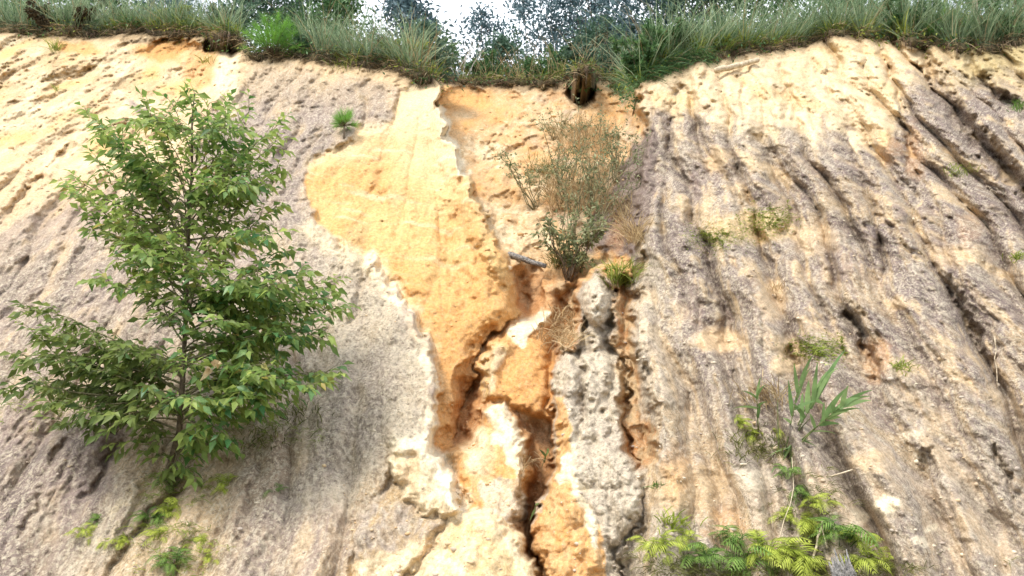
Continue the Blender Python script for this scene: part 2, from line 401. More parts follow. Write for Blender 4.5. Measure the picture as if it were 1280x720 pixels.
def earth(px, py, x, t, h):
    """albedo of the earth for every point: (n,3) and a crust mask"""
    def c3(c): return np.array(c)[None, :]
    wx, wy = warp(px, py, 16, 40, 105)
    wx2, wy2 = warp(px, py, 9, 20, 9)
    wx3, wy3 = warp(px, py, 10, 16, 109)
    x = x + .6 * h; t = t - .9 * h
    n1 = fbm(x * 1.4, t * 0.9, 4, 111); n2 = fbm(x * 5, t * 2.5, 4, 113); n3 = fbm(x * 16, t * 9, 3, 115, 0.65)
    tw = 0.20 * fbm(x * 0.6, t * 0.5, 3, 21)
    xf = fan(x, t) + tw
    col1 = fbm(xf * 2.4, t * .4, 4, 161, .6) + .45 * n2; col2 = fbm(xf * 2.8 + 5, t * .55, 4, 163, .6) + .45 * n2
    streak = .8 * fbm(xf * 5.0, t * 0.8, 4, 117, 0.65) + .35 * n2
    streak2 = .55 * fbm(xf * 13.0, t * 2.4, 3, 119, 0.6) + .6 * n2
    def mix(c, col, m):
        m = np.clip(m, 0, 1)[:, None]
        return c * (1 - m) + c3(col) * m
    c = np.repeat(c3(CREAM), len(px), 0)
    crust = np.zeros(len(px))
    # left side in general: cream to grey purple
    g = sstep(-0.35, 0.35, 0.9 * n1 + 0.6 * streak + 0.3 * n2)
    wl = sstep(170, 320, wy + 0.18 * wx - 60)
    mleft = wl
    c = mix(c, GREY, mleft * (0.3 + 0.6 * g)); c = mix(c, PURP, mleft * 0.7 * sstep(0.0, 0.6, -n1 + 0.9 * streak2 + 0.15)); c = mix(c, PALE, mleft * .7 * sstep(.05, .5, n2 + .7 * n3 + .4 * n1)); c = mix(c, LICH, mleft * .6 * sstep(.1, .5, fbm(x * 3 + 9, t * 2, 4, 137))); c = mix(c, PURP, mleft * .6 * sstep(.0, .3, col1)); c = mix(c, CREAM, mleft * .6 * sstep(.08, .35, col2))
    crust = np.maximum(crust, mleft * (0.4 + 0.6 * g))
    # purple weathered apron under the crest, left of the scar
    APR = [(292, 96), (330, 78), (420, 100), (500, 112), (496, 150), (450, 160), (425, 182), (384, 206), (380, 240), (392, 285), (350, 300), (250, 260), (240, 190), (275, 140)]
    q = sdf(APR, wx, wy)
    m = sstep(-14, 14, q); c = mix(c, lerp(np.array(GREY), np.array(PURP), .55), m * sstep(-.5, .35, streak + .35 * n1 + .22)); crust = np.maximum(crust, m * .7)
    c = mix(c, CREAM, sstep(150, 95, wy) * m * .55)
    # lower left
    PCH = [(-50, 530), (60, 540), (150, 545), (250, 560), (390, 555), (330, 720), (180, 730), (-50, 560)]
    q = sdf([(140, 560), (250, 545), (400, 540), (370, 600), (300, 640), (280, 740), (120, 740), (170, 640)], wx, wy)
    c = mix(c, CREAM, sstep(-20, 20, q) * sstep(-.4, .4, n2 + streak + .25) * .85)
    q = sdf([(-60, 520), (80, 540), (160, 545), (110, 630), (60, 740), (-60, 740)], wx, wy)
    c = mix(c, PURP, sstep(-18, 18, q) * (0.5 + .4 * streak)); 
    q = sdf([(380, 300), (440, 320), (520, 400), (545, 440), (535, 560), (480, 590), (400, 640), (360, 500)], wx, wy)
    c = mix(c, LICH, sstep(-20, 25, q) * (0.55 + 0.5 * n2)); crust = np.maximum(crust, sstep(-20, 25, q))
    # mauve weathered bands of the left face
    for pl, a in (([(-60, 290), (120, 240), (300, 225), (330, 330), (250, 420), (120, 470), (-60, 480)], .62), ([(300, 560), (380, 520), (470, 430), (500, 470), (470, 560), (400, 660), (330, 740), (270, 740)], .5),
                  ([(-60, 520), (130, 545), (150, 580), (90, 650), (40, 740), (-60, 740)], .75), ([(384, 300), (410, 320), (400, 400), (370, 480), (340, 420)], .5)):
        q = sdf(pl, wx, wy); c = mix(c, lerp(np.array(PURP), np.array(GREY), .25), a * sstep(-22, 22, q) * sstep(-.45, .25, streak + .6 * n2 + .15))
    # upper left bank
    s = sdf(BANK_UL, wx, wy)
    m = sstep(-12, 12, s)
    c = mix(c, CREAM, m); crust = crust * (1 - m)
    c = mix(c, YEL, m * sstep(0, .5, n1)); c = mix(c, PALE, m * sstep(.0, .5, -n1 + n2)); c = mix(c, TAN, m * sstep(.1, .55, n2 + n3 * .5) * .6)
    for (cx, cy, rx, ry, col, a) in [(95, 62, 26, 10, ORNG, .9), (212, 62, 42, 15, ORNG, 1), (255, 88, 34, 22, ORNG, .7), (78, 88, 22, 13, TAN, .9), (45, 75, 26, 10, TAN, .5),
                                     (165, 105, 30, 10, TAN, .7), (170, 132, 14, 6, PURP, .9), (10, 110, 30, 15, TAN, .4)]:
        d = np.hypot((wx - cx) / rx, (wy - cy) / ry)
        c = mix(c, col, a * sstep(1.15, .6, d))
    q = sdf([(268, 120), (272, 72), (300, 66), (292, 100), (300, 130), (280, 150)], wx2, wy2)
    c = mix(c, PALE, sstep(-6, 6, q))
    # scar
    s = sdf(SCAR, wx2, wy2)
    m = np.maximum(sstep(-2.5, 2.5, s), sstep(-12, -8, s) * sstep(-14, -9, sdf(BOWL, wx2, wy2))); crust = crust * (1 - m)
    scar_c = lerp(np.array(YEL)[None], np.array(ORNG)[None] * 1.05, np.clip(.40 + .9 * n1 + .8 * n2 + .5 * streak + .4 * n3, 0, 1)[:, None])
    dg = np.exp(-((wx - (505 - (wy - 120) * .42)) / 26.0) ** 2) * sstep(110, 150, wy) * sstep(330, 250, wy)
    scar_c = lerp(scar_c, np.array(ORNG)[None], (dg * .55)[:, None])
    run = sstep(.10, .34, fbm(xf * 7 + .5 * n1, t * .6, 3, 171)); scar_c = lerp(scar_c, (np.array(ORNG) * .82)[None], (run * .5)[:, None])
    bed = sstep(.15, .4, fbm(x * .9, t * 5 + x * 1.2, 3, 173)); scar_c = lerp(scar_c, np.array(PALE)[None], (bed * .45)[:, None])
    scar_c = lerp(scar_c, np.array(TAN)[None], (sstep(.12, .45, fbm(x * 1.8, t * .5, 4, 135)) * .4)[:, None])
    scar_c = lerp(scar_c, np.array(DEEP)[None], (sstep(.32, .5, fbm(x * 14, t * 9, 3, 133)) * .4)[:, None])
    scar_c = lerp(scar_c, np.array(PALE)[None], (.6 * sstep(240, 130, wy + 40 * n1))[:, None])
    scar_c = lerp(scar_c, np.array(PALE)[None], (0.30 * sstep(330, 160, py) * sstep(450, 560, px + .2 * (160 - py)))[:, None])
    scar_c = lerp(scar_c, np.array(ORNG)[None], (0.85 * sstep(250, 420, py + 40 * n1))[:, None])
    scar_c = lerp(scar_c, np.array(DEEP)[None], (0.65 * sstep(400, 500, py) * sstep(545, 590, px))[:, None])
    c = c * (1 - m[:, None]) + scar_c * m[:, None]
    # pale rim where the crust breaks off
    e = [(470, 326), (482, 350), (505, 372), (524, 405), (540, 432), (550, 470), (548, 520), (540, 556)]
    d, al = linedist(e, wx2 + 8, wy2 + 2)
    rn = sstep(-.45, .15, n2 + .6 * n3 + .25)
    c = mix(c, PALE, sstep(22, 4, d + 12 * n2) * .75 * rn * sstep(-.25, .15, n1 + .7 * n2)); c = mix(c, WHITE, sstep(12, 4, d + 6 * n3) * .5 * sstep(-.1, .3, n1 + n2)); crust = crust * (1 - sstep(14, 6, d))
    d, al = linedist(e, wx2 + 20, wy2); 
    d, al = linedist([(386, 280), (428, 306), (470, 326)], wx2, wy2 - 9)
    c = mix(c, PALE, sstep(18, 5, d + 8 * n2) * .8 * rn)
    d, al = linedist([(384, 205), (430, 182), (452, 162), (492, 150)], wx2, wy2)
    c = mix(c, PALE, sstep(7, 3, d + 4 * n2) * .35)
    # bowl
    b = sdf(BOWL, wx2, wy2)
    m = sstep(-2, 4, b) * (1 - sstep(-2.5, 2.5, s)); crust = crust * (1 - m)
    bc = lerp(np.array(CREAM)[None], np.array(ORNG)[None], np.clip(.42 + .9 * n1 + .8 * n2, 0, 1)[:, None])
    bc = lerp(bc, np.array(GREY)[None] * .9, (sstep(.0, .4, fbm(x * 1.6, t * 1.6, 4, 141)) * .6 * sstep(640, 700, wx) * sstep(340, 300, wy))[:, None])
    bc = lerp(bc, np.array(DEEP)[None] * 1.1, (sstep(.1, .45, fbm(x * 3.6, t * 2.2, 4, 143)) * .55)[:, None])
    bc = lerp(bc, np.array(PALE)[None], (sstep(.05, .5, -n1 + .8 * n3) * .8)[:, None])
    bc = lerp(bc, np.array(TAN)[None] * .95, (sstep(-.05, .45, n2 + .8 * n3 - .2 * n1) * .75 * sstep(600, 690, wx))[:, None])
    bc = lerp(bc, np.array(ORNG)[None] * 1.05, (sstep(650, 600, wx) * sstep(160, 130, wy) * .95)[:, None])
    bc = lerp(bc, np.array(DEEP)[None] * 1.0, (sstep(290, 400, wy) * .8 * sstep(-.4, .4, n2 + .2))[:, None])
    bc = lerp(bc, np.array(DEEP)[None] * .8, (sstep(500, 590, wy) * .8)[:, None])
    c = c * (1 - m[:, None]) + bc * m[:, None]
    # white fin beside the scar edge
    d, al = linedist([(553, 140), (562, 168), (574, 200), (580, 214)], wx2, wy2)
    c = mix(c, WHITE, sstep(7, 2, d + 3 * n2) * .9)
    # purple wall to the right of the bowl, with shade painted into its colour
    q = sdf([(822, 140), (838, 130), (836, 190), (824, 250), (808, 300), (797, 345), (742, 345), (728, 312), (735, 280), (758, 240), (785, 195), (805, 165)], wx2, wy2)
    m = sstep(-5, 6, q); c = mix(c, lerp(np.array(PURP), np.array(DARK), .9), m * (1.1 + .5 * streak2)); crust = np.maximum(crust * (1 - m), m * .15)
    # right face
    r = sdf(RIGHT_FACE, wx2, wy2, 160)
    m = sstep(-3, 4, r)
    hi = sstep(-.25, .3, 1.1 * streak + .5 * n1 + .35 * n2 + .20)
    rc = lerp(np.array(CREAM)[None], np.array(GREY)[None], hi[:, None])
    pm = sstep(-.2, .35, n1 * .8 + streak2 * .9 + .1) * (0.42 + 0.55 * sstep(700, 350, py) * sstep(850, 1100, px) + .35 * sstep(480, 320, py) * sstep(1000, 850, px))
    rc = lerp(rc, np.array(PURP)[None], np.clip(pm, 0, 1)[:, None])
    blot = sstep(.12, .42, fbm(x * 2.2 + tw, t * 1.1, 4, 131)) * sstep(600, 330, py) * .85
    rc = lerp(rc, lerp(np.array(PURP), np.array(DARK), .6)[None], blot[:, None])
    rc = lerp(rc, np.array(LICH)[None], (sstep(.0, .5, n2 + .7 * n3 - .05) * .7)[:, None])
    rc = lerp(rc, np.array(CREAM)[None], (sstep(.25, .55, -n1 * .7 - streak * .4 + n2 * .5) * .65)[:, None])
    rc = lerp(rc, np.array(GREY)[None] * 1.15, (sstep(430, 600, py) * .45)[:, None])
    rc = lerp(rc, np.array(LICH)[None], (sstep(880, 800, wx) * sstep(230, 330, wy) * .5)[:, None])
    zone = np.clip(.55 + .45 * sstep(430, 240, py) + .3 * sstep(1050, 1200, px) - .35 * sstep(520, 640, py), 0, 1)
    rc = lerp(rc, (np.array(PURP) * .92)[None], (sstep(-.08, .22, col1) * zone * .85)[:, None])
    rc = lerp(rc, np.array(CREAM)[None], (sstep(.06, .34, col2) * .75)[:, None])
    cu = 0.45 + 0.55 * hi
    # fresh earth band beneath the crest: depth varies along the face
    band = np.interp(wx, [800, 840, 900, 960, 1000, 1060, 1110, 1130, 1180, 1260, 1320], [165, 140, 150, 172, 175, 170, 190, 110, 95, 100, 110])
    up = sstep(34, -30, wy - band + 60 * streak + 26 * n2)
    tc_ = lerp(np.array(PALE)[None], np.array(CREAM)[None], np.clip(.5 + n2 + .5 * n3, 0, 1)[:, None])
    tc_ = lerp(tc_, np.array(YEL)[None], (sstep(.1, .5, n1 - n3 * .3) * .5)[:, None])
    tc_ = lerp(tc_, np.array(TAN)[None], (sstep(.0, .5, n2 * .6 + streak * .5 + n3 * .5 - .05) * .65)[:, None])
    tc_ = lerp(tc_, np.array(TAN)[None] * 1.05, (sstep(1110, 1160, px) * .6)[:, None])
    rc = rc * (1 - up[:, None]) + tc_ * up[:, None]; cu = cu * (1 - up)
    c = c * (1 - m[:, None]) + rc * m[:, None]; crust = crust * (1 - m) + cu * m
    # fresh patches within the right face
    for (cx, cy, rx, ry, col, a) in [(895, 200, 14, 18, CREAM, .9), (940, 285, 60, 22, YEL, .65), (975, 270, 20, 20, CREAM, .6), (1020, 300, 36, 20, CREAM, .6), (1110, 185, 16, 22, ORNG, .45), (1142, 190, 14, 40, ORNG, .4),
                                     (900, 425, 38, 18, CREAM, .9), (965, 375, 22, 30, CREAM, .7), (985, 445, 22, 26, CREAM, .9), (1200, 320, 44, 18, CREAM, .6), (1210, 285, 20, 22, ORNG, .25),
                                     (1125, 380, 18, 12, CREAM, .8), (1095, 450, 18, 32, DEEP, .5), (800, 560, 26, 40, TAN, .9), (862, 610, 60, 40, TAN, .8), (905, 660, 28, 30, ORNG, .45), (845, 590, 20, 40, ORNG, .4),
                                     (1110, 630, 18, 12, WHITE, .95), (1075, 645, 14, 10, WHITE, .7), (1165, 662, 10, 6, WHITE, .9), (1150, 680, 10, 8, WHITE, .8), (1140, 542, 14, 8, WHITE, .6), (1085, 575, 30, 16, CREAM, .7), (940, 600, 30, 20, LICH, .6),
                                     (1210, 650, 20, 14, CREAM, .35), (1165, 530, 14, 20, CREAM, .5), (870, 230, 10, 26, PURP, .5), (1050, 330, 20, 26, PURP, .4)]:
        d = np.hypot((wx2 - cx) / rx, (wy2 - cy) / ry) + .25 * n3
        c = mix(c, col, a * sstep(1.2, .55, d)); crust = crust * (1 - a * sstep(1.2, .7, d))
    # spurs in the gully
    def spur(poly, col, col2, cr_, w=2.5):
        nonlocal c, crust
        q = sdf(poly, wx2, wy2); m = sstep(-w, w, q)
        cc = lerp(np.array(col)[None], np.array(col2)[None], sstep(-.35, .4, n2 + .5 * n3 + .4 * n1)[:, None])
        c = c * (1 - m[:, None]) + cc * m[:, None]; crust = crust * (1 - m) + cr_ * m
    spur(LEDGE, ORNG, lerp(np.array(ORNG), np.array(DEEP), .5), 0)
    spur([(598, 470), (604, 440), (626, 424), (640, 440), (622, 462), (618, 490), (604, 496)], CREAM, YEL, 0, 5)
    spur([(636, 412), (655, 396), (682, 390), (690, 400), (665, 420), (650, 440), (640, 430)], WHITE, PALE, 0)
    spur(SLAB_BROWN, TAN, GREY, .4, 10)
    spur(BLOCK_MID, lerp(np.array(CREAM), np.array(ORNG), .6), ORNG, 0)
    spur([(575, 560), (600, 530), (616, 545), (612, 590), (590, 600)], CREAM, PALE, 0, 8)
    spur([(606, 512), (630, 505), (650, 530), (658, 570), (650, 600), (632, 575), (618, 545)], WHITE, PALE, 0)
    spur([(600, 600), (650, 596), (660, 640), (640, 665), (602, 650)], LICH, TAN, .3)
    spur(BLOCK_LEFT, PALE, CREAM, 0, 9)
    d, al = linedist([(505, 553), (528, 556), (556, 588), (574, 628)], wx3, wy3); c = mix(c, WHITE, sstep(20, 8, d + 8 * n2) * .8)
    spur(BLOCK_LOW, PALE, lerp(np.array(YEL), np.array(CREAM), .5), 0)
    spur([(660, 665), (676, 662), (700, 720), (704, 760), (690, 760), (676, 705)], ORNG, DEEP, 0, 4)
    spur([(424, 735), (440, 700), (500, 690), (560, 655), (540, 700), (500, 760)], PALE, CREAM, 0, 6)
    spur(PINNACLE, LICH, lerp(np.array(GREY), np.array(LICH), .35), .75)
    spur([(693, 500), (706, 490), (714, 520), (712, 560), (716, 590), (730, 640), (756, 670), (758, 740), (690, 740), (664, 668), (690, 600), (698, 560)], ORNG, lerp(np.array(ORNG), np.array(CREAM), .35), 0)
    spur([(696, 600), (706, 567), (722, 558), (726, 600), (742, 645), (752, 690), (744, 690), (734, 660), (720, 625), (708, 600), (700, 606)], WHITE, PALE, 0)
    q = sdf(SLAB_GREY, wx2, wy2); mm = sstep(-3, 3, q)
    c = mix(c, lerp(np.array(LICH), np.array(GREY), .35), mm * (.75 + .4 * n2)); crust = np.maximum(crust, mm * .75)
    spur([(770, 455), (790, 440), (802, 470), (800, 520), (824, 540), (822, 578), (800, 586), (778, 560)], TAN, DEEP, .1, 6)
    spur([(692, 350), (722, 350), (722, 380), (726, 410), (720, 438), (700, 440), (688, 400)], TAN, DEEP, 0, 5)
    spur([(766, 350), (784, 342), (792, 380), (790, 445), (781, 452), (762, 430), (770, 395)], TAN, DEEP, 0, 4)
    spur([(735, 318), (770, 312), (795, 330), (790, 346), (762, 346), (745, 340), (730, 345)], ORNG, TAN, 0, 5)
    # root-hollow soil; shade of hollows and gully recesses painted into the colour
    for (cx, cy, rx, ry, a) in [(280, 56, 27, 13, 1), (727, 111, 19, 23, 1), (700, 112, 30, 10, .5), (1010, 46, 14, 9, .8), (770, 300, 10, 34, .4), (595, 105, 60, 6, .8), (655, 106, 60, 7, .8), (185, 48, 60, 5, .6),
                                (662, 368, 20, 38, .5), (668, 640, 10, 60, .35), (584, 512, 14, 44, .5), (640, 120, 50, 5, .2)]:
        d = np.hypot((wx2 - cx) / rx, (wy2 - cy) / ry) + .2 * n3
        c = mix(c, SOIL if a > .5 else DEEP, a * sstep(1.2, .6, d))
    # root-stained soil right below the crest line, widened to paint the undercut's shade
    cl = crest_row(px)
    c = mix(c, SOIL, sstep(11, 1, py - cl + 6 * n2 + 4 * n3) * .85 * sstep(-.4, .2, n1 + .5 * streak + .1))
    c = mix(c, TAN, sstep(18, 4, py - cl + 8 * n2) * .5)
    # greenish algae far right edge
    c = mix(c, (0.36, 0.30, 0.12), sstep(1150, 1240, wx) * sstep(120, 80, wy) * .5)
    n4 = fbm(x * 34, t * 20, 3, 151, .6); n5 = fbm(x * 15, t * 8, 4, 153, .65)
    k = (crust * .85 + .15)
    c = c * (1 - (k * .6 * sstep(.08, .34, n4 + .5 * n5))[:, None]) + c3((.74, .65, .50)) * (k * .6 * sstep(.08, .34, n4 + .5 * n5))[:, None]
    dk = k * .6 * sstep(.10, .38, -n4 + .6 * fbm(x * 8 + 3, t * 4, 3, 155)); c = c * (1 - dk[:, None]) + (c * .48) * dk[:, None]
    # dirty speckle everywhere, ground in
    c = c * (1 + 0.10 * n3 + 0.06 * n2)[:, None]
    return np.clip(c, 0.02, 0.85), np.clip(crust, 0, 1)
# ------------------------------------------------------------------ mesh helpers
def make_mesh(name, V, F3=None, F4=None, mat=None, tint=None, smooth=False, colour=None, extra=None):
    me = bpy.data.meshes.new(name)
    V = np.asarray(V, np.float32)
    n3 = 0 if F3 is None else len(F3); n4 = 0 if F4 is None else len(F4)
    parts = []; starts = []
    if n3: parts.append(np.asarray(F3).ravel()); starts.append(np.arange(n3) * 3)
    if n4: parts.append(np.asarray(F4).ravel()); starts.append(n3 * 3 + np.arange(n4) * 4)
    loops = np.concatenate(parts).astype(np.int32)
    me.vertices.add(len(V)); me.vertices.foreach_set('co', V.ravel())
    me.loops.add(len(loops)); me.loops.foreach_set('vertex_index', loops)
    me.polygons.add(n3 + n4); me.polygons.foreach_set('loop_start', np.concatenate(starts).astype(np.int32))
    me.update(calc_edges=True)
    if smooth: me.polygons.foreach_set('use_smooth', np.ones(n3 + n4, bool))
    if tint is not None:
        a = me.attributes.new('tint', 'FLOAT', 'POINT'); a.data.foreach_set('value', np.asarray(tint, np.float32))
    if colour is not None:
        a = me.attributes.new('earth', 'FLOAT_COLOR', 'POINT')
        a.data.foreach_set('color', np.concatenate([colour, np.ones((len(colour), 1))], 1).astype(np.float32).ravel())
    if extra is not None:
        a = me.attributes.new('crust', 'FLOAT', 'POINT'); a.data.foreach_set('value', np.asarray(extra, np.float32))
    if mat: me.materials.append(mat)
    return me

def link(name, me, parent=None, loc=None):
    o = bpy.data.objects.new(name, me); COL.objects.link(o)
    if parent is not None: o.parent = parent
    if loc is not None: o.location = loc
    return o

def tag(o, label=None, cat=None, group=None, kind=None):
    if label: o['label'] = label
    if cat: o['category'] = cat
    if group: o['group'] = group
    if kind: o['kind'] = kind
    return o

def thing(name, label, cat, group=None):
    return tag(link(name, None), label, cat, group)

def norm(a):
    return a / (np.linalg.norm(a, axis=-1, keepdims=True) + 1e-9)

class Batch:
    def __init__(s): s.V = []; s.F3 = []; s.F4 = []; s.T = []; s.n = 0
    def _add(s, V, F3, F4, T):
        if F3 is not None and len(F3): s.F3.append(np.asarray(F3) + s.n)
        if F4 is not None and len(F4): s.F4.append(np.asarray(F4) + s.n)
        s.V.append(V); s.T.append(T); s.n += len(V)
    def leaves(s, P, d, nrm, L, W, tint, droop=0.15, fold=0.2):
        """pointed leaves with a folded midrib: base P, direction d, face normal nrm"""
        P = np.atleast_2d(P); n = len(P)
        d = norm(np.broadcast_to(d, P.shape)); side = norm(np.cross(d, np.broadcast_to(nrm, P.shape))); up = np.cross(side, d)
        L = np.broadcast_to(L, n)[:, None]; W = np.broadcast_to(W, n)[:, None]; z = np.array([0, 0, -1.0])
        mid = P + d * L * .42 + z * droop * L * .12
        V = np.stack([P, mid + side * W * .5 + up * W * fold, P + d * L + z * droop * L * .8, mid - side * W * .5 + up * W * fold, mid], 1).reshape(-1, 3)
        b = (np.arange(n) * 5)[:, None, None]
        F = (b + np.array([[0, 4, 1], [1, 4, 2], [2, 4, 3], [3, 4, 0]])[None]).reshape(-1, 3)
        s._add(V, F, None, np.repeat(np.broadcast_to(tint, n), 5))
    def blades(s, P, d, L, W, tint, droop=0.5, seg=3, wide=None):
        """tapering bent blades of grass"""
        P = np.atleast_2d(P); n = len(P); d = norm(np.broadcast_to(d, P.shape)); L = np.broadcast_to(L, n)[:, None]; W = np.broadcast_to(W, n)[:, None]
        droop = np.broadcast_to(droop, n)[:, None]
        side = rng.normal(size=(n, 3)) if wide is None else np.broadcast_to(wide, (n, 3)) + rng.normal(size=(n, 3)) * .25
        side = norm(np.cross(d, side)); rows = []
        hz = d * np.array([1, 1, 0])
        for k in range(seg + 1):
            t = k / seg
            c = P + L * (t * d + droop * t * t * (0.5 * hz - np.array([0, 0, .6]) * t))
            w = W * .5 * (1 - t ** 1.6 * .93) * (0.7 + .6 * min(t * 3, 1)) 
            rows.append(c - side * w); rows.append(c + side * w)
        V = np.stack(rows, 1).reshape(-1, 3)
        m = 2 * (seg + 1); b = (np.arange(n) * m)[:, None, None]
        q = np.array([[2 * k, 2 * k + 1, 2 * k + 3, 2 * k + 2] for k in range(seg)])[None]
        s._add(V, None, (b + q).reshape(-1, 4), np.repeat(np.broadcast_to(tint, n), m))
    def tube(s, pts, rad, sides=6, tint=0.5):
        pts = np.asarray(pts, float); m = len(pts); rad = np.broadcast_to(rad, m)
        tan = norm(np.gradient(pts, axis=0)); ref = np.array([0.31, 0.9, 0.2]); 
        a = norm(np.cross(tan, ref)); b = np.cross(tan, a); an = np.arange(sides) * 2 * math.pi / sides
        V = (pts[:, None] + rad[:, None, None] * (np.cos(an)[None, :, None] * a[:, None] + np.sin(an)[None, :, None] * b[:, None])).reshape(-1, 3)
        F = []
        for i in range(m - 1):
            for k in range(sides):
                F.append((i * sides + k, i * sides + (k + 1) % sides, (i + 1) * sides + (k + 1) % sides, (i + 1) * sides + k))
        V = np.concatenate([V, pts[:1], pts[-1:]]); e = m * sides
        F3 = [(e, (k + 1) % sides, k) for k in range(sides)] + [(e + 1, (m - 1) * sides + k, (m - 1) * sides + (k + 1) % sides) for k in range(sides)]
        s._add(V, F3, F, np.full(len(V), tint))
    def build(s, name, mat, parent=None, smooth=False):
        me = make_mesh(name, np.concatenate(s.V), np.concatenate(s.F3) if s.F3 else None, np.concatenate(s.F4) if s.F4 else None, mat, np.concatenate(s.T), smooth)
        return link(name, me, parent)

# ------------------------------------------------------------------ materials
def nodes_of(m):
    m.use_nodes = True
    t = m.node_tree; t.nodes.clear()
    return t, t.nodes.new, t.links.new

def earth_material():
    m = bpy.data.materials.new('eroded_earth'); t, N, K = nodes_of(m)
    out = N('ShaderNodeOutputMaterial'); bs = N('ShaderNodeBsdfPrincipled'); K(bs.outputs[0], out.inputs[0])
    bs.inputs['Roughness'].default_value = .95; bs.inputs['Specular IOR Level'].default_value = .15
    at = N('ShaderNodeAttribute'); at.attribute_name = 'earth'; cu = N('ShaderNodeAttribute'); cu.attribute_name = 'crust'
    tc = N('ShaderNodeTexCoord')
    def noise(scale, det, rough=.6, vec=None):
        n = N('ShaderNodeTexNoise'); n.inputs['Scale'].default_value = scale; n.inputs['Detail'].default_value = det; n.inputs['Roughness'].default_value = rough
        K(vec or tc.outputs['Object'], n.inputs['Vector']); return n
    def math_(op, a, b, c=None):
        n = N('ShaderNodeMath'); n.operation = op
        for i, v in enumerate((a, b, c)):
            if v is None: continue
            if isinstance(v, (int, float)): n.inputs[i].default_value = v
            else: K(v, n.inputs[i])
        return n.outputs[0]
    def rng_(v, a, b, c, d):
        n = N('ShaderNodeMapRange'); K(v, n.inputs[0])
        for i, q in enumerate((a, b, c, d)): n.inputs[i + 1].default_value = q
        return n.outputs[0]
    n1 = noise(28, 5, .7); n2 = noise(95, 4, .7); n3 = noise(7, 4)
    # grain in the colour
    g1 = rng_(n1.outputs[0], .3, .7, .70, 1.28); g2 = rng_(n2.outputs[0], .3, .7, .78, 1.22)
    gm = math_('MULTIPLY', g1, g2)
    mul = N('ShaderNodeVectorMath'); mul.operation = 'SCALE'; K(at.outputs['Color'], mul.inputs[0]); K(gm, mul.inputs['Scale'])
    # pale gravel and quartz specks on the crust, dark pits
    sp = noise(42, 4, .7); spm = math_('MULTIPLY', rng_(sp.outputs[0], .53, .60, 0, .75), math_('MULTIPLY_ADD', cu.outputs['Fac'], .9, .12))
    mx1 = N('ShaderNodeMixRGB'); K(spm, mx1.inputs[0]); K(mul.outputs[0], mx1.inputs[1]); mx1.inputs[2].default_value = (.70, .60, .44, 1)
    dk = noise(30, 5, .72); dkm = math_('MULTIPLY', rng_(dk.outputs[0], .43, .35, 0, .8), math_('MULTIPLY_ADD', cu.outputs['Fac'], .75, .22))
    mx2 = N('ShaderNodeMixRGB'); K(dkm, mx2.inputs[0]); K(mx1.outputs[0], mx2.inputs[1]); mx2.inputs[2].default_value = (.15, .105, .08, 1)
    K(mx2.outputs[0], bs.inputs['Base Color'])
    hgt = math_('ADD', math_('MULTIPLY', n1.outputs[0], 1.0), math_('MULTIPLY', n2.outputs[0], .35))
    hgt = math_('ADD', hgt, math_('MULTIPLY', sp.outputs[0], .8)); hgt = math_('ADD', hgt, math_('MULTIPLY', dk.outputs[0], .9))
    bp = N('ShaderNodeBump'); K(hgt, bp.inputs['Height']); bp.inputs['Distance'].default_value = .03
    K(math_('MULTIPLY_ADD', cu.outputs['Fac'], .45, .5), bp.inputs['Strength'])
    K(bp.outputs[0], bs.inputs['Normal'])
    return m

def foliage(name, dark, light, trans=.35, rough=.5, dead=None, spec=.3):
    """leaf colour runs from dark to light with the tint attribute, each leaf object a little different"""
    m = bpy.data.materials.new(name); t, N, K = nodes_of(m)
    out = N('ShaderNodeOutputMaterial'); bs = N('ShaderNodeBsdfPrincipled'); tr = N('ShaderNodeBsdfTranslucent'); ms = N('ShaderNodeMixShader'); ms.inputs[0].default_value = trans
    at = N('ShaderNodeAttribute'); at.attribute_name = 'tint'; oi = N('ShaderNodeObjectInfo')
    rp = N('ShaderNodeValToRGB'); e = rp.color_ramp.elements; e[0].color = (*dark, 1); e[1].color = (*light, 1); e[0].position = 0; e[1].position = 1 if dead is None else .82
    if dead is not None:
        q = e.new(1.0); q.color = (*dead, 1)
    K(at.outputs['Fac'], rp.inputs[0])
    tc = N('ShaderNodeTexCoord'); nz = N('ShaderNodeTexNoise'); nz.inputs['Scale'].default_value = 14; K(tc.outputs['Object'], nz.inputs[0])
    hs = N('ShaderNodeHueSaturation'); mr = N('ShaderNodeMapRange'); K(nz.outputs[0], mr.inputs[0]); mr.inputs[1].default_value = .3; mr.inputs[2].default_value = .7; mr.inputs[3].default_value = .75; mr.inputs[4].default_value = 1.25
    K(mr.outputs[0], hs.inputs['Value']); K(rp.outputs[0], hs.inputs['Color'])
    K(hs.outputs[0], bs.inputs['Base Color']); bs.inputs['Roughness'].default_value = rough; bs.inputs['Specular IOR Level'].default_value = spec
    K(hs.outputs[0], tr.inputs['Color']); K(bs.outputs[0], ms.inputs[1]); K(tr.outputs[0], ms.inputs[2]); K(ms.outputs[0], out.inputs[0])
    return m

